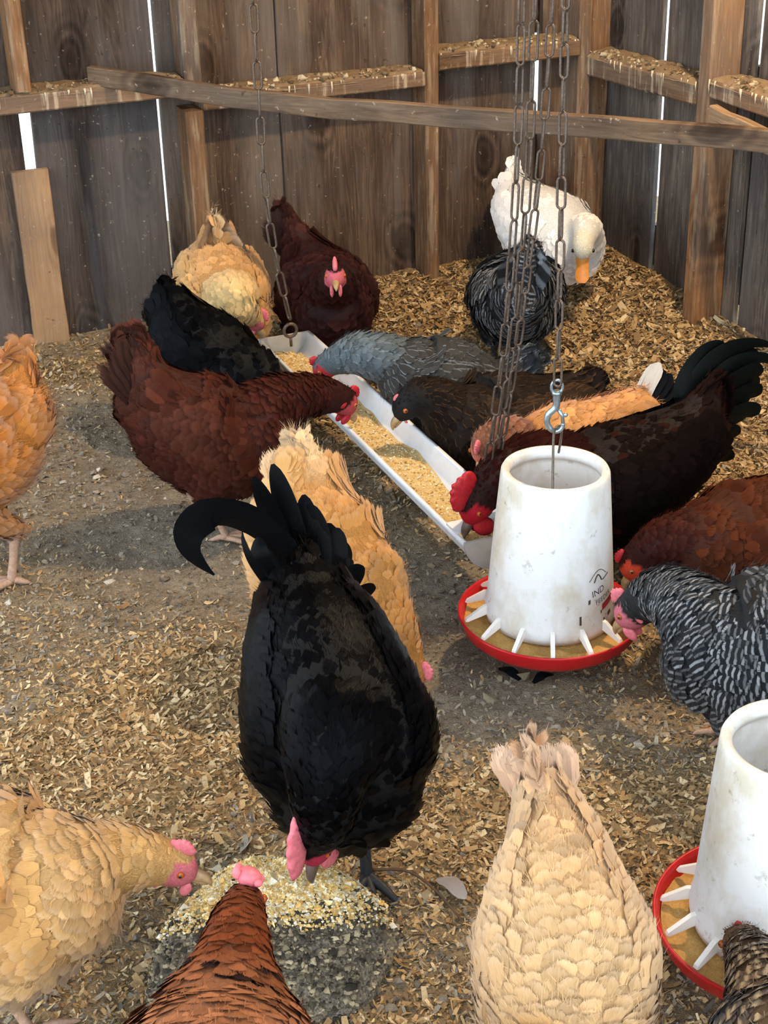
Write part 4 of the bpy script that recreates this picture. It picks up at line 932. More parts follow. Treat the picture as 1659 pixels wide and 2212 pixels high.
    plumes=[(0.03, [(-0.705, 2.66, 0.365), (-0.677, 2.67, 0.425), (-0.653, 2.68, 0.459), (-0.633, 2.68, 0.452)]), (0.03, [(-0.709, 2.66, 0.365), (-0.689, 2.67, 0.434), (-0.683, 2.68, 0.463), (-0.699, 2.68, 0.468)]), (0.03, [(-0.714, 2.66, 0.365), (-0.707, 2.67, 0.426), (-0.726, 2.68, 0.464)]), (0.03, [(-0.701, 2.66, 0.365), (-0.671, 2.67, 0.406), (-0.655, 2.68, 0.434)]), (0.03, [(-0.722, 2.66, 0.365), (-0.723, 2.67, 0.435), (-0.756, 2.68, 0.465)])],
  ),
  'buff_hen_corner': dict(
    torso=[(-0.547, 1.46, 0.22, 0.08, 0.08), (-0.503, 1.46, 0.211, 0.11, 0.11), (-0.448, 1.46, 0.195, 0.112, 0.112), (-0.407, 1.46, 0.208, 0.085, 0.09)],
    neck=[(-0.39, 1.47, 0.221, 0.065, 0.065), (-0.353, 1.5, 0.212, 0.048, 0.046), (-0.314, 1.52, 0.194, 0.038, 0.038), (-0.287, 1.53, 0.178, 0.027, 0.03)],
    beak=(-0.248, 1.53, 0.159), tail=(-0.596, 1.47, 0.312), feet=[],
  ),
  'red_hen_front': dict(
    torso=[(-0.172, 0.944, 0.3, 0.075, 0.075), (-0.18, 1.018, 0.26, 0.1, 0.1), (-0.185, 1.124, 0.23, 0.105, 0.1), (-0.183, 1.202, 0.2, 0.088, 0.085)],
    neck=[(-0.182, 1.22, 0.235, 0.075, 0.07), (-0.178, 1.273, 0.25, 0.046, 0.045), (-0.177, 1.332, 0.25, 0.034, 0.036), (-0.175, 1.372, 0.24, 0.026, 0.03)],
    beak=(-0.173, 1.479, 0.18), tail=(-0.153, 0.787, 0.42), feet=[],
  ),
  'buff_hen_front': dict(
    torso=[(0.177, 1.424, 0.34, 0.03, 0.036), (0.183, 1.361, 0.32, 0.052, 0.06), (0.182, 1.298, 0.295, 0.077, 0.085), (0.183, 1.243, 0.26, 0.098, 0.1), (0.181, 1.229, 0.2, 0.095, 0.095)],
    neck=[(0.171, 1.203, 0.24, 0.065, 0.06), (0.167, 1.18, 0.19, 0.045, 0.045), (0.169, 1.2, 0.12, 0.034, 0.034), (0.172, 1.219, 0.07, 0.026, 0.028)],
    beak=(0.175, 1.237, 0.02), tail=(0.161, 1.439, 0.41), feet=[],
  ),
  'brown_hen_corner': dict(
    torso=[(0.428, 0.986, 0.25, 0.065, 0.065), (0.428, 1.066, 0.22, 0.09, 0.09), (0.424, 1.165, 0.19, 0.095, 0.095), (0.423, 1.223, 0.17, 0.075, 0.075)],
    neck=[(0.415, 1.23, 0.19, 0.055, 0.055), (0.413, 1.286, 0.19, 0.042, 0.042), (0.413, 1.338, 0.175, 0.033, 0.034), (0.413, 1.373, 0.16, 0.026, 0.028)],
    beak=(0.409, 1.409, 0.12), tail=(0.406, 0.866, 0.34), feet=[],
  ),
  'duck': dict(
    torso=[(0.385, 4.17, 0.309, 0.055, 0.05), (0.416, 4.1, 0.263, 0.1, 0.1), (0.471, 4.02, 0.227, 0.125, 0.118), (0.515, 3.96, 0.212, 0.105, 0.1)],
    neck=[(0.537, 3.93, 0.246, 0.065, 0.06), (0.545, 3.88, 0.282, 0.045, 0.045), (0.539, 3.84, 0.282, 0.034, 0.036), (0.53, 3.81, 0.269, 0.028, 0.033)],
    beak=(0.527, 3.78, 0.187), tail=(0.384, 4.22, 0.387), feet=[],
  ),
}

def breed(torso, neck=None, rump=None, belly=None, wing=None, tail=None, mat='p_red', tailmat=None, var=.16, leg='leg_pale', beak='beak', comb='comb', combsize=(.045, .026), wattle=.011, face='#b3303a', combkind='single', head=None, edge=None):
    d = dict(torso=lin(torso), neck=lin(neck or torso), rump=lin(rump or torso), belly=lin(belly or torso), wing=lin(wing or torso), tail=lin(tail or torso), head=lin(head or neck or torso), mat=mat, tailmat=tailmat or mat, var=var, leg=leg, beak=beak, comb=comb, combsize=combsize, wattle=wattle, face=lin(face), combkind=combkind)
    return d
BUFF = dict(torso='#c4935a', neck='#c89655', rump='#cda878', belly='#b98a56', wing='#c49459', tail='#caa276', mat='p_buff', var=.12, comb='comb_pink', combsize=(.040, .022), wattle=.010, face='#c46a70')
RED = dict(torso='#401d15', neck='#34140f', rump='#48261d', belly='#42211a', wing='#422016', tail='#33211d', mat='p_red', var=.22, comb='comb', combsize=(.034, .02), wattle=.012, face='#b84a50')
BREEDS = {
 'black_rooster': breed('#070708', mat='p_black', tail='#08090b', tailmat='p_tail', var=.25, leg='leg_dark', beak='beak_dark', comb='comb_pink', combsize=(.125, .050), wattle=.022, face='#b0304a'),
 'buff_hen_center': breed(**{**BUFF, 'rump': '#d3b48a', 'torso': '#bd8748', 'neck': '#b57c3c'}),
 'red_hen_trough': breed(**RED),
 'black_hen_left': breed('#0a0b0d', mat='p_black', var=.25, leg='leg_dark', beak='beak_dark'),
 'buff_hen_back': breed(**{**BUFF, 'neck': '#dcbd82'}),
 'dark_red_hen': breed(**{**RED, 'torso': '#2c1414', 'neck': '#2a1211', 'rump': '#361c18', 'wing': '#2c1514', 'belly': '#2a1514', 'combsize': (.045, .032), 'wattle': .014, 'face': '#c0606a', 'comb': 'comb_pink'}),
 'blue_grey_hen': breed('#393a39', neck='#5f6a70', rump='#2e2e2e', belly='#353330', wing='#393836', tail='#2e3033', mat='p_blue', combsize=(.026, .018), leg='leg_dark', beak='beak'),
 'dark_brown_hen': breed('#1f1814', neck='#1b1512', rump='#261d17', belly='#241d19', wing='#30261e', tail='#1c1816', mat='p_laced', combsize=(.018, .008), wattle=.004, face='#1c1a1b', head='#17171a', leg='leg_dark', comb='comb_pink'),
 'black_tail_buff_hen': breed('#c48a50', neck='#7a4a30', rump='#c88e52', wing='#c08850', tail='#15161a', belly='#b88450', mat='p_buff', tailmat='p_tail', combsize=(.032, .022), face='#b56a62', comb='comb_pink', head='#8a5a44'),
 'dark_red_rooster': breed('#130b0a', neck='#2a100d', rump='#1a0f0d', wing='#100a09', tail='#0b0f0d', belly='#120e0d', mat='p_blackred', tailmat='p_tail', combsize=(.085, .055), wattle=.024, face='#a81828', leg='leg_dark', beak='beak_dark'),
 'red_brown_hen_right': breed(**{**RED, 'torso': '#45200f', 'neck': '#351510', 'wing': '#4c2412', 'face': '#c8452c', 'combsize': (.03, .016)}),
 'barred_hen_right': breed('#1d1f22', neck='#26292c', belly='#202225', mat='p_barred', tail='#22252a', combsize=(.034, .024), wattle=.013, face='#c8707c', comb='comb_pink', head='#2a2c2e', var=.12),
 'barred_hen_back': breed('#1a1b1d', neck='#1d1f21', belly='#26272a', rump='#222427', mat='p_barred', tail='#1c1e21', leg='leg_dark', var=.12),
 'orange_rooster': breed('#b5702c', neck='#c47a30', rump='#bd7a38', belly='#a8764a', wing='#b06a2a', tail='#b87844', mat='p_buff', combsize=(.07, .045), wattle=.02),
 'buff_hen_corner': breed(**{**BUFF, 'belly': '#a88c64', 'neck': '#cda163', 'torso': '#c0955f'}),
 'red_hen_front': breed(**{**RED, 'torso': '#96603f', 'neck': '#70381d', 'wing': '#9a6547', 'rump': '#8a5236', 'combkind': 'flop', 'combsize': (.060, .042), 'comb': 'comb_pink'}),
 'buff_hen_front': breed(**{**BUFF, 'torso': '#bd9769', 'wing': '#bd976a', 'rump': '#c09b78', 'belly': '#b48b60', 'tail': '#c09a7c'}),
 'brown_hen_corner': breed('#5a4632', neck='#54402c', head='#7a5638', mat='p_striped', wing='#4e3e30', tail='#3a3028', combsize=(.02, .008), wattle=.004, face='#7a5638'),
 'duck': breed('#f0eeea', neck='#efeade', head='#ece2c8', mat='p_white', var=.05, leg='leg_orange', beak='bill'),
}
LABELS = {
 'black_rooster': ('rooster', 'glossy black rooster in the middle with curved sickle tail, head bowed to the grain heap', 'rooster'),
 'buff_hen_center': ('hen', 'golden buff hen pecking the floor just behind the black rooster', 'hen'),
 'red_hen_trough': ('hen', 'dark red-brown hen in full side view reaching into the gutter trough', 'hen'),
 'black_hen_left': ('hen', 'black hen mostly hidden behind the red-brown hen at the far trough end', 'hen'),
 'buff_hen_back': ('hen', 'pale buff hen by the back wall leaning over the far trough end', 'hen'),
 'dark_red_hen': ('hen', 'dark maroon hen facing forward behind the far trough end, pink comb upright', 'hen'),
 'blue_grey_hen': ('hen', 'blue-grey hen with pale laced neck feeding from the trough', 'hen'),
 'dark_brown_hen': ('hen', 'blackish brown bearded hen with pink beak looking over the trough side', 'hen'),
 'black_tail_buff_hen': ('hen', 'buff hen with a black fanned tail behind the dark red rooster', 'hen'),
 'dark_red_rooster': ('rooster', 'black-red rooster with large crimson comb bending behind the hanging feeder', 'rooster'),
 'red_brown_hen_right': ('hen', 'chestnut hen with orange-red face eating from the far side of the feeder', 'hen'),
 'barred_hen_right': ('hen', 'black and white barred hen pecking at the red pan by the frame edge', 'hen'),
 'barred_hen_back': ('hen', 'dark barred hen seen from behind in front of the white duck', 'hen'),
 'orange_rooster': ('rooster', 'orange rooster cut off by the frame edge, only rump and tail showing', 'rooster'),
 'buff_hen_corner': ('hen', 'buff hen stretching from the frame edge towards the grain heap, pink face', 'hen'),
 'red_hen_front': ('hen', 'chestnut hen seen from behind at the grain heap, flopped pink comb', 'hen'),
 'buff_hen_front': ('hen', 'cream buff hen in front with scaly back feathers and raised tail', 'hen'),
 'brown_hen_corner': ('hen', 'streaky brown hen peeking in at the clean white feeder', 'hen'),
 'duck': ('duck', 'white duck with orange bill standing in the corner of the two walls', 'duck'),
}
SPACING = {'black_rooster': .95, 'buff_hen_front': .95, 'red_hen_front': .9, 'buff_hen_corner': 1.0, 'brown_hen_corner': 1.0, 'duck': 1.25, 'barred_hen_back': 1.2, 'buff_hen_back': 1.2, 'dark_red_hen': 1.2, 'black_hen_left': 1.25}
LAY = {'black_rooster': 1.0}

def build_bird(key, seed):
    S = BIRD_SHAPES[key]; Bd = BREEDS[key]; r = np.random.default_rng(seed); duck = key == 'duck'; male = 'rooster' in key
    torso = np.array(S['torso']); neck = np.array(S['neck']); beak_t = np.array(S['beak']); tail_t = np.array(S['tail'])
    head_dir = nrm((torso[-1, :3] - torso[0, :3]) * [1, 1, 0]); side = np.array([head_dir[1], -head_dir[0], 0.0])
    mid = torso[len(torso) // 2]
    if S['feet']: base = np.mean(np.array(S['feet']), 0)
    else: base = np.array([*(torso[1:3, :2].mean(0)), 0])
    base[2] = gz(base[0], base[1])
    nm, lab, cat = LABELS[key]
    root = empty(nm, tuple(base), lab, cat, 'flock feeding in the barn'); o0 = base
    # ---- body: torso, neck and head, thighs fused into one surface
    V = []; F = []
    def add(vf):
        o = len(V); V.extend([tuple(x) for x in vf[0]]); F.extend([[i + o for i in f] for f in vf[1]])
    tv, tf, tfr = loft(torso, side, 26, 20, .85); add((tv, tf))
    tb = torso[0, :3]; td = tail_t - tb; tl = np.linalg.norm(td); td = td / tl; stub = None
    if 'plumes' in S:
        w0 = torso[0, 3]; stub = loft([(*(tb - td * .02), w0 * .85, torso[0, 4] * .85), (*(tb + td * .035), w0 * .68, .055), (*(tb + td * .075), w0 * .40, .045), (*(tb + td * .105), .012, .030)], side, 10, 14, .4); add(stub[:2])
    else:
        w0 = torso[0, 3]; kq = .55 if key == 'black_tail_buff_hen' else 1.0; stub = loft([(*(tb - td * .02), w0 * .85, torso[0, 4] * .85), (*(tb + td * tl * .25 * kq), w0 * .62, .052), (*(tb + td * tl * .55 * kq), w0 * .36, .044), (*(tb + td * tl * .80 * kq), .010, .030)], side, 10, 14, .4)
        if duck: stub = loft([(*(tb - td * .02), w0 * .9, torso[0, 4] * .85), (*(tb + td * tl * .4), w0 * .62, .028), (*(tb + td * tl * .85), w0 * .3, .010)], side, 10, 14, .4)
        add(stub[:2])
    join = catmull(torso, 30)[24]      # neck starts inside the chest
    nk = np.vstack([[*join[:3], neck[0, 3] * 1.05, neck[0, 4] * 1.05], neck])
    if np.linalg.norm(nk[0, :3] - nk[1, :3]) < .02: nk = nk[1:]
    H = neck[-1, :3]; hf = nrm(beak_t - H); hdirn = nrm(neck[-1, :3] - neck[-2, :3])
    # side vector of the neck: perpendicular to the plane of neck bend and beak
    ns = np.cross(hf, [0, 0, 1.0]); ns = nrm(ns) if np.linalg.norm(ns) > .25 else side
    if ns @ side < 0 and abs(ns @ side) > .3: ns = -ns
    hs = nrm(ns - hf * (ns @ hf)); hu = np.cross(hs, hf)
    if hu[2] < -.2: hu = -hu; hs = -hs
    nv, nf, nfr = loft(nk, side if abs(nrm(nk[-1, :3] - nk[0, :3]) @ side) < .85 else ns, 26, 16, .6); add((nv, nf))
    hr = neck[-1, 3:5].mean(); add(ellipsoid(H + hf * .004, [hf * hr * 1.35, hs * hr * .95, hu * hr * 1.05], 14, 10))
    if not duck: add(ellipsoid(H + hf * hr * .9 - hu * hr * .1, [hf * hr * .7, hs * hr * .6, hu * hr * .6], 10, 8))
    # thighs
    feet = []
    if S['feet']: feet = [np.array(f) for f in S['feet']]
    else:
        c = torso[1:3, :2].mean(0) if not male else torso[1:3, :2].mean(0)
        for sg in (-1, 1): feet.append(np.array([*(c + side[:2] * sg * .055 + head_dir[:2] * (.02 if sg > 0 else -.025)), 0.0]))
    legs = []
    belly = min(torso[1, 2] - torso[1, 4], torso[2, 2] - torso[2, 4])
    for i, f in enumerate(feet):
        f[2] = gz(f[0], f[1]) + .008; sg = 1 if (f - mid[:3]) @ side > 0 else -1
        hip = catmull(torso, 10)[5]; hipp = hip[:3] + side * sg * hip[3] * .5 - np.array([0, 0, hip[4] * .45])
        hock = np.array([f[0], f[1], f[2]]) + np.array([0, 0, max(.055, min(.10, belly * .75))]) - head_dir * .018
        add(loft([(*hipp, .058, .060), (*(hipp * .5 + hock * .5), .042, .044), (*(hock + [0, 0, .012]), .018, .018)], side, 8, 12, .5)[:2])
        legs.append((f, hock))
    vox = .0066
    me = remeshed(np.array(V) - o0, F, vox, 5)
    MV, MT, MN = mesh_arrays(me); MVw = MV + o0
    # ---- axis lookup
    sc_ = stub[2] if stub else None; ex = (lambda k: [sc_[k]] if stub else [])
    axc = np.vstack([tfr[0], nfr[0]] + ex(0)); axt = np.vstack([tfr[1], nfr[1]] + ([-sc_[1]] if stub else [])); axr = np.vstack([tfr[4], nfr[4]] + ex(4)).mean(1)
    ns_ = len(sc_[0]) if stub else 0; isn = np.r_[np.zeros(len(tfr[0])), np.ones(len(nfr[0])), np.zeros(ns_)]; par = np.r_[np.linspace(0, 1, len(tfr[0])), np.linspace(0, 1, len(nfr[0])), np.zeros(ns_)]
    def lookup(P):
        out = np.zeros(len(P), int)
        for a in range(0, len(P), 4000):
            d = np.linalg.norm(P[a:a+4000, None] - axc[None], axis=2) / (axr[None] + .01); out[a:a+4000] = d.argmin(1)
        return out
    def is_face(P):
        q = P - H; ii = lookup(P); return (~np.array(duck)) & (isn[ii] > .5) & (par[ii] > .78) & (np.abs(q @ hs) < .06) & (q @ hf > hr * .15) & (np.linalg.norm(q, axis=1) < hr * 2.0) & (q @ hu < hr * .75)
    def colours(P, idx):
        n_, p_ = isn[idx] > .5, par[idx][:, None]
        ct = np.where(p_ < .3, np.array(Bd['rump']) * (1 - p_ / .3) + np.array(Bd['torso']) * (p_ / .3), np.array(Bd['torso']))
        lowz = np.clip((axc[idx][:, 2] - P[:, 2]) / (axr[idx] + 1e-6), 0, 1)[:, None]; ct = ct * (1 - lowz) + np.array(Bd['belly']) * lowz
        w = np.clip((p_ - .1) / .35, 0, 1); cn = np.array(Bd['torso']) * (1 - w) + np.array(Bd['neck']) * w; w = np.clip((p_ - .8) / .15, 0, 1); cn = cn * (1 - w) + np.array(Bd['head']) * w
        return np.where(n_[:, None], cn, ct)
    vi = lookup(MVw); vc = colours(MVw, vi) * .8; fm = is_face(MVw); vc[fm] = Bd['face']
    a = me.attributes.new('Col', 'FLOAT_COLOR', 'POINT'); cc = np.ones((len(MV), 4), np.float32); cc[:, :3] = vc; a.data.foreach_set('color', cc.ravel())
    a = me.attributes.new('fuv', 'FLOAT_VECTOR', 'POINT'); fz = np.zeros((len(MV), 3), np.float32); fz[:, 0] = .5; fz[:, 2] = .5; a.data.foreach_set('vector', fz.ravel())
    me.polygons.foreach_set('use_smooth', [True] * len(me.polygons)); me.name = 'body'
    M_skin = M['skin']; body = link('body', me, M_skin if True else None, root)
    # ---- plumage
    sp = SPACING.get(key, 1.05)
    def rad(P):
        i = lookup(P); n_, p_ = isn[i] > .5, par[i]
        q = np.where(n_, np.interp(p_, [0, .3, .75, .9, 1], [.0112, .0095, .0078, .0060, .0052]), .0112) * sp
        q[is_face(P)] = 0
        ankle = np.zeros(len(P), bool)
        for f, h in legs: ankle |= np.linalg.norm(P - h, axis=1) < .02
        q[ankle] = np.minimum(q[ankle], .008)
        return q
    P, N = poisson(MVw, MT, rad, 16000, r, 7000)
    i = lookup(P); n_, p_ = isn[i] > .5, par[i]
    D = -axt[i] * 1.0
    D[:, 2] += np.where(n_, -.12, np.where(i >= len(tfr[0]) + len(nfr[0]), 0, np.interp(p_, [0, .3, 1], [-.2, -.35, -.75])))
    D = D + r.normal(0, .10, D.shape); D = nrm(D - N * np.sum(D * N, 1, keepdims=True))
    L = np.where(n_, np.interp(p_, [0, .35, .75, .92, 1], [.038, .034 if not male else .046, .026, .014, .010]), np.interp(p_, [0, .35, .8, 1], [.040, .035, .032, .031])) * r.uniform(.85, 1.15, len(P)) * (1.0 if not duck else .9)
    if male: L = np.where((~n_) & (p_ < .35), L * 1.25, L)
    W = L * np.where(n_, np.where(p_ > .8, .36, .27 if male else .34), .44 if not male else .34)
    lowb = (~n_) & (N[:, 2] < -.2)
    lift = np.where(n_, np.interp(p_, [0, .5, .85, 1], [.0085, .0060, .0026, .0020]), .0052) * r.uniform(.55, 1.45, len(P)) + np.where(lowb, .002, 0)
    if key == 'black_rooster': lift *= .75
    if duck: lift *= .35
    R = np.where(n_, np.where(p_ < .55, 1.2, .4), .32)
    C = colours(P, i) * (1 + r.normal(0, Bd['var'], (len(P), 1))).clip(.45, 1.7)
    if key == 'red_hen_front':           # dark flecks where the neck hackle ends
        fl = n_ & (p_ > .22) & (p_ < .42) & (r.random(len(P)) < .24); C[fl] = lin('#1d1210')
    if key == 'dark_red_rooster':
        fl = (r.random(len(P)) < .12); C[fl] = lin('#27120d')
    parts = [feather_np(P - o0, N, D, L, W, lift, R, C, r, 'point' if (male and not duck) else 'round')]
    # fine loose barbs that soften the feather edges
    nw = 5200; kw = r.integers(0, len(P), nw); qv = r.uniform(.35, .95, nw); Pw = P[kw] + D[kw] * (L[kw] * qv)[:, None] + nrm(np.cross(N[kw], D[kw])) * (W[kw] * r.uniform(-.8, .8, nw))[:, None] + N[kw] * (lift[kw] * qv + .0006)[:, None]
    Dw = nrm(D[kw] + r.normal(0, .28, (nw, 3))); Sw = nrm(np.cross(N[kw], Dw)); Lw = L[kw] * r.uniform(.25, .5, nw); ww = np.where(n_[kw], .00035, .0005)[:, None]
    Vw = np.stack([Pw - Sw * ww, Pw + Sw * ww, Pw + Dw * Lw[:, None] + N[kw] * .0012 + Sw * ww * .15, Pw + Dw * Lw[:, None] + N[kw] * .0012 - Sw * ww * .15], 1)
    Fw = np.array([[3, 2, 1, 0]])[None] + (np.arange(nw) * 4)[:, None, None]; Uw = np.zeros((nw, 4, 3)); Uw[:, :, 0] = .3; Uw[:, :, 1] = .35; Uw[:, :, 2] = r.random(nw)[:, None]
    if not duck: parts.append((Vw.reshape(-1, 3) - o0, Fw.reshape(-1, 4), np.repeat(C[kw] * r.uniform(.9, 1.25, (nw, 1)), 4, 0), Uw.reshape(-1, 3), np.repeat(N[kw], 4, 0)))
    def pack(name, parts, mat, kind=None):
        vs, fs, cs, us, nq = [], [], [], [], []; o = 0
        for (a_, b_, c_, d_, n_q) in parts: nq.append(n_q); vs.append(a_); fs.append(b_ + o); cs.append(c_); us.append(d_); o += len(a_)
        ob = link(name, mesh_np(name, np.vstack(vs), np.vstack(fs), True, np.vstack(cs), np.vstack(us)), mat, root)
        soften(ob.data, np.vstack(nq))
        if kind: ob['kind'] = kind
        return ob
    pack('plumage', parts, M[Bd['mat']], 'stuff')
    # ---- folded wings: a raised patch following the flank, with longer flight feathers
    nt_ = len(tfr[0])
    for sg in (-1, 1):
        ti = np.minimum(vi, nt_ - 1); rel = MVw - axc[ti]; tu = tfr[3][ti]; tu = np.where(tu[:, 2:3] < 0, -tu, tu)
        su = rel @ (side * sg) / tfr[4][ti][:, 0]; uu = np.sum(rel * tu, 1) / tfr[4][ti][:, 1]; pv = par[ti]
        inside = np.minimum.reduce([(su - .22) * 2.5, (uu + .42 - .55 * (1 - pv)) * 2.2, (.74 - uu) * 3, (.80 - pv) * 6, (pv - .04) * 8]); inside[(vi >= nt_)] = -1
        inw = inside > 0; tri = MT[inw[MT].all(1)]
        if len(tri) < 20: continue
        off = np.clip(inside, 0, .35) / .35 * .009; WV = MVw + MN * np.maximum(off - .0035, .0002)[:, None]
        used = np.unique(tri); remap = -np.ones(len(MV), int); remap[used] = np.arange(len(used)); bv = WV[used]; bt = remap[tri]
        P, N, tix = poisson(MVw, tri, lambda P: np.full(len(P), .0092 * sp), 6500, r, 1700, True)
        nv_ = tri[tix, 0]; P = P + N * (off[nv_] + .0005)[:, None]
        j = lookup(P); kk = j < nt_; P, N, j = P[kk], N[kk], j[kk]; pr = par[j]
        D = -axt[j] + r.normal(0, .05, P.shape); D[:, 2] += np.interp(pr, [0, .4, 1], [.10, -.08, -.22]); D = nrm(D - N * np.sum(D * N, 1, keepdims=True))
        L = np.interp(pr, [0, .3, .6, 1], [.050, .052, .038, .030]) * r.uniform(.85, 1.15, len(P)) * (.85 if duck else 1)
        Cw = np.array(Bd['wing'])[None] * (1 + r.normal(0, Bd['var'], (len(P), 1))).clip(.45, 1.7)
        if male and key != 'black_rooster': Cw = Cw * np.interp(pr, [0, .5, 1], [.8, 1, 1.2])[:, None]
        vs, fs, cs, us, nq = feather_np(P - o0, N, D, L, L * .32, .0044 * r.uniform(.5, 1.4, len(P)) * (.5 if duck else 1), np.full(len(P), 1.2), Cw, r, 'round')
        nb = len(bv); ft = np.hstack([bt, bt[:, 2:3]])
        V_ = np.vstack([bv - o0, vs]); C_ = np.vstack([np.tile(np.array(Bd['wing']) * .8, (nb, 1)), cs]); U_ = np.vstack([np.tile([.5, 0, .5], (nb, 1)), us])
        nall = np.vstack([nq, MN[used]]); wm = mesh_np('wing', vs, fs, True, cs, us); w2 = mesh_np('wing', bv - o0, bt, True, np.tile(np.array(Bd['wing']) * .8, (nb, 1)), np.tile([.5, 0, .5], (nb, 1)))
        bm = bmesh.new(); bm.from_mesh(wm); bm.from_mesh(w2); bm.to_mesh(wm); bm.free(); bpy.data.meshes.remove(w2); soften(wm, nall)
        link('wing', wm, M[Bd['mat']], root)
    # ---- tail
    tm = M[Bd['tailmat']]
    if 'plumes' in S:
        for w, path in S['plumes']:
            path = np.array(path); v, f, uv = big_feather(path, w, side, r.random(), seg=24, blunt=.7, plane=(.15, 1.0, .25), sharp=len(path) > 4)
            c = np.tile(np.array(Bd['tail']) * r.uniform(.7, 1.3), (len(v), 1))
            link('tail_feather', mesh_np('tail_feather', v - o0, f, True, c, uv), tm, root)
    else:
        up = nrm(np.cross(side, td)); up = up if up[2] > 0 else -up
        n = 6 if not duck else 3
        for sg in (-1, 1):
            for k in range(n):
                q = k / (n - 1); an = -.38 * q + .08; out = (.05 + .13 * q) * sg
                dd = nrm(td * math.cos(an) + up * math.sin(an) + side * out); ln = (tl + .015) * (1 - .16 * q) * r.uniform(.95, 1.05) * (1 if not duck else .75)
                b0 = tb + side * sg * (.006 + .022 * q) - up * .02 * q - td * .01
                path = [b0, b0 + dd * ln * .55 + up * .004, b0 + dd * ln - up * .004]
                v, f, uv = big_feather(np.array(path), (.044 if key != 'black_tail_buff_hen' else .036) if not duck else .026, nrm(side * sg * .72 - up * .70), r.random(), seg=10, blunt=.5)
                c = np.tile(np.array(Bd['tail']) * r.uniform(.75, 1.2), (len(v), 1))
                if key == 'black_tail_buff_hen' and k == 0 and sg < 0: c = np.tile(lin('#c9c2b8'), (len(v), 1))
                link('tail_feather', mesh_np('tail_feather', v - o0, f, True, c, uv), tm, root)
    # ---- head parts
    if duck:
        g = Geo(); bl = .072
        for top in (1, 0):
            V = []; F = []; rows = 9
            for a_ in range(rows + 1):
                q = a_ / rows; w = np.interp(q, [0, .3, .6, .85, 1], [.018, .0155, .017, .0185, .008]); hz = np.interp(q, [0, .3, .7, 1], [.018, .010, .005, .002]) * (1 if top else -.45)
                c = H + hf * (hr * .95 + bl * q) - hu * (.006 + .004 * math.sin(q * 3.1))
                for x in (-1, -.6, 0, .6, 1): V.append(c + hs * w * x + hu * hz * (1 - x * x) - o0)
            for a_ in range(rows):
                for b_ in range(4):
                    f = [a_ * 5 + b_, a_ * 5 + b_ + 1, (a_ + 1) * 5 + b_ + 1, (a_ + 1) * 5 + b_]; F.append(f if top else f[::-1])
            g.add(V, F)
        link('bill', g.mesh('bill'), M['bill'], root)
    else:
        bb = H + hf * (hr * 1.35) - hu * hr * .12; bl = .026 if not male else .03; g = Geo()
        g.add(*tube(catmull([bb - hf * .008, bb + hf * bl * .35 + hu * .002, bb + hf * bl * .75 - hu * .001, bb + hf * bl - hu * .007], 9) - o0, [.0095, .0092, .0085, .0078, .0068, .0056, .0042, .0028, .0012], 9))
        g.add(*tube(catmull([bb - hf * .008 - hu * .006, bb + hf * bl * .4 - hu * .006, bb + hf * bl * .8 - hu * .0075], 6) - o0, [.0065, .006, .0052, .0044, .003, .0012], 8))
        link('beak', g.mesh('beak'), M[Bd['beak']], root)
        cm = comb_mesh(H + hu * (hr * .92 + (.008 if key == 'black_rooster' else 0)) + hf * (hr * .35 - (.014 if male else 0)) - o0, hf, hu, hs, (Bd['combsize'][0] * .78, Bd['combsize'][1]), Bd['combkind']); 
        if Bd['combkind'] == 'flop':      # soft comb fallen over to one side, a pillow with three small points
            ss = hs if hs[0] > 0 else -hs; c = H + hu * (hr * .95 + .008) + hf * hr * .3 - o0; g = Geo()
            g.add(*ellipsoid(c + ss * .006, [nrm(hf) * .018, nrm(ss - hu * .35) * .0165, nrm(hu + ss * .35) * .012], 16, 12))
            for q_ in (-.012, 0, .011): g.add(*ellipsoid(c + hf * q_ - ss * .007 + hu * .007, [hf * .005, ss * .006, hu * .008], 8, 6))
            for q_ in (-.014, .002, .015): g.add(*ellipsoid(c + hf * q_ + ss * .018 - hu * .005, [hf * .006, ss * .006, hu * .005], 8, 6))
            bpy.data.meshes.remove(cm); cm = g.mesh('comb')
        co = link('comb', cm, M[Bd['comb']], root)
        sd = co.modifiers.new('s', 'SUBSURF'); sd.levels = 1; sd.render_levels = 1
        wz = Bd['wattle']
        for sg in (-1, 1):
            c = bb - hf * .004 + hs * sg * .010 - hu * (.010 + wz * .8)
            g = Geo(); g.add(*ellipsoid(c - o0, [hf * wz * .75, hs * (.0025 + wz * .18), hu * wz * 1.15], 10, 8)); link('wattle', g.mesh('wattle'), M[Bd['comb']], root)
            if wz > .008:
                c = H - hf * hr * .25 + hs * sg * hr * .9 - hu * hr * .45; g = Geo(); g.add(*ellipsoid(c - o0, [hf * .006, hs * .003, hu * .009], 8, 6)); link('earlobe', g.mesh('earlobe'), M[Bd['comb']], root)
    for sg in (-1, 1):
        c = H + hf * hr * .62 + hs * sg * hr * (.80 if not duck else .86) + hu * hr * .26
        g = Geo(); g.add(*ellipsoid(c - o0, [hf * .0052, hs * sg * .0040, hu * .0052], 10, 8)); eo = link('eye', g.mesh('eye'), M['eye_black' if duck else 'eye_iris'], root)
        if not duck:
            g = Geo(); g.add(*ellipsoid(c + hs * sg * .0022 - o0, [hf * .0027, hs * sg * .0022, hu * .0027], 8, 6)); link('pupil', g.mesh('pupil'), M['eye_black'], eo)
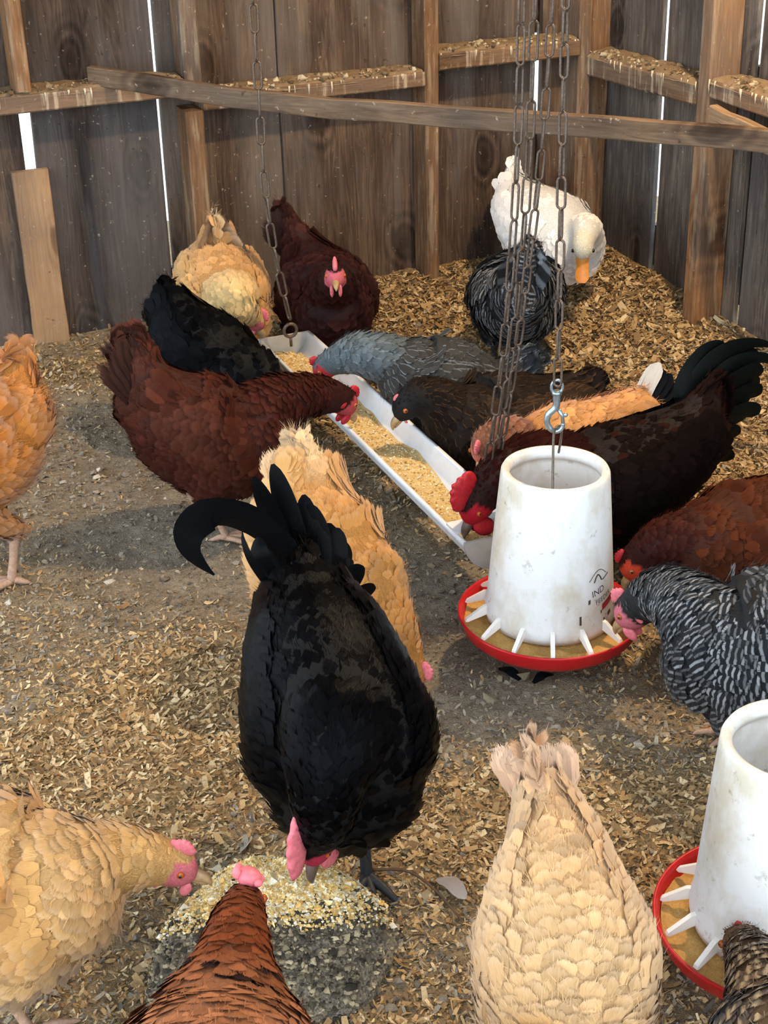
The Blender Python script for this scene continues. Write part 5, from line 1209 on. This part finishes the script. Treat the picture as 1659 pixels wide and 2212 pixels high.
    # ---- legs
    for li, (f, hock) in enumerate(legs):
        g = Geo(); an = f + np.array([0, 0, .004]); w = 1.25 if male else 1.0
        g.add(*tube(np.array([hock + [0, 0, .02], hock, hock * .5 + an * .5, an + [0, 0, .006], an]) - o0, np.array([.0085, .0088, .0066, .0072, .0078]) * w, 9))
        for a_, ln in ((-.55, .052), (0, .064), (.55, .052), (math.pi + .25, .024)):
            dd = head_dir * math.cos(a_) + side * math.sin(a_); p1 = an + dd * ln * .5; p2 = an + dd * ln; p3 = p2 + dd * .012
            gzf = lambda q, h: np.array([q[0], q[1], gz(q[0], q[1]) + h])
            g.add(*tube(catmull([an, gzf(p1, .012), gzf(p2, .007), gzf(p3, .003)], 9) - o0, np.array([.0068, .0062, .0056, .0058, .0052, .0046, .0040, .0026, .0010]) * w, 8))
        lg = link('leg', g.mesh('leg'), M[Bd['leg']], root)
        if key == 'red_brown_hen_right' and li == 0:
            c = hock * .45 + an * .55 - o0; an_ = np.linspace(0, 2 * math.pi, 16, endpoint=False); g = Geo()
            g.add(*tube([c + np.array([.0085 * math.cos(x), .0085 * math.sin(x), 0]) for x in an_], .0032, 6, True)); tag(link('leg_band', g.mesh('leg_band'), M['band'], lg), 'yellow leg band')
    return root
def mat_skin():
    m, nt, n, l, b = mat_new('bird_skin_and_down'); a = n.new('ShaderNodeAttribute'); a.attribute_name = 'Col'; tc = n.new('ShaderNodeTexCoord')
    f = noise(n, l, tc.outputs['Object'], 420, 3); r = ramp(n, [(.3, (.75, .75, .75)), (.7, (1.2, 1.2, 1.2))]); l.new(f, r.inputs[0])
    l.new(mixc(n, l, 1.0, a.outputs['Color'], r.outputs[0], 'MULTIPLY'), b.inputs['Base Color']); b.inputs['Roughness'].default_value = .7; b.inputs['Specular IOR Level'].default_value = .2
    bump(n, l, f, .4, .0015, b); return m
M['skin'] = mat_skin()
for k, key in enumerate(BIRD_SHAPES): build_bird(key, 100 + k)

# ------------------------------------------------------------------ small things on the floor
def loose_feather(x, y, ang, ln, wd, hexc, label, mat='p_white', curl=.012):
    z = gz(x, y) + .006; d = np.array([math.cos(ang), math.sin(ang), 0]); s = np.array([-d[1], d[0], 0])
    v, f, uv = big_feather(np.array([[0, 0, .002], d * ln * .5 + [0, 0, curl], d * ln + [0, 0, .004]]), wd, s, .4, seg=10, blunt=.8)
    o = link('feather', mesh_np('feather', v, f, True, np.tile(lin(hexc), (len(v), 1)), uv), M[mat], None, (x, y, z)); return tag(o, label, 'feather', 'loose feathers on the floor')
loose_feather(.062, 1.69, -.9, .06, .026, '#8d8480', 'grey fluffy feather lying beside the dark twig', 'p_white', .016)
loose_feather(.885, 3.93, .3, .045, .018, '#d9d3c8', 'small white feather at the foot of the side wall post')
loose_feather(-.86, 3.35, .5, .05, .028, '#c9c6c6', 'pale downy feather on the litter near the patch board')
loose_feather(-.20, 1.40, 2.6, .06, .016, '#b9a893', 'thin pale feather beside the grey heap')
loose_feather(.225, 2.19, 2.3, .05, .022, '#15171a', 'dark clump under the full feeder, built as a black feather', 'p_tail')  # unidentified dark clump, shaped here as crossed feathers
loose_feather(.245, 2.175, .6, .045, .02, '#101214', 'crossed black feather making up the dark clump under the full feeder', 'p_tail')
def twig(pts, rad, label):
    P = np.array([[x, y, gz(x, y) + h] for x, y, h in pts]); o = link('twig', Geo_mesh('twig', tube(catmull(P, 24) - P[0], np.linspace(rad, rad * .5, 24), 6)), M['quill'], None, tuple(P[0])); return tag(o, label, 'twig')
twig([(-.033, 1.712, .006), (.02, 1.70, .012), (.06, 1.66, .010), (.095, 1.60, .005)], .0028, 'thin dark twig curving across the litter between rooster and front hen')
twig([(-.03, 3.55, .02), (.03, 3.62, .03), (.09, 3.70, .035)], .004, 'pale straight stick in the shavings below the back wall')
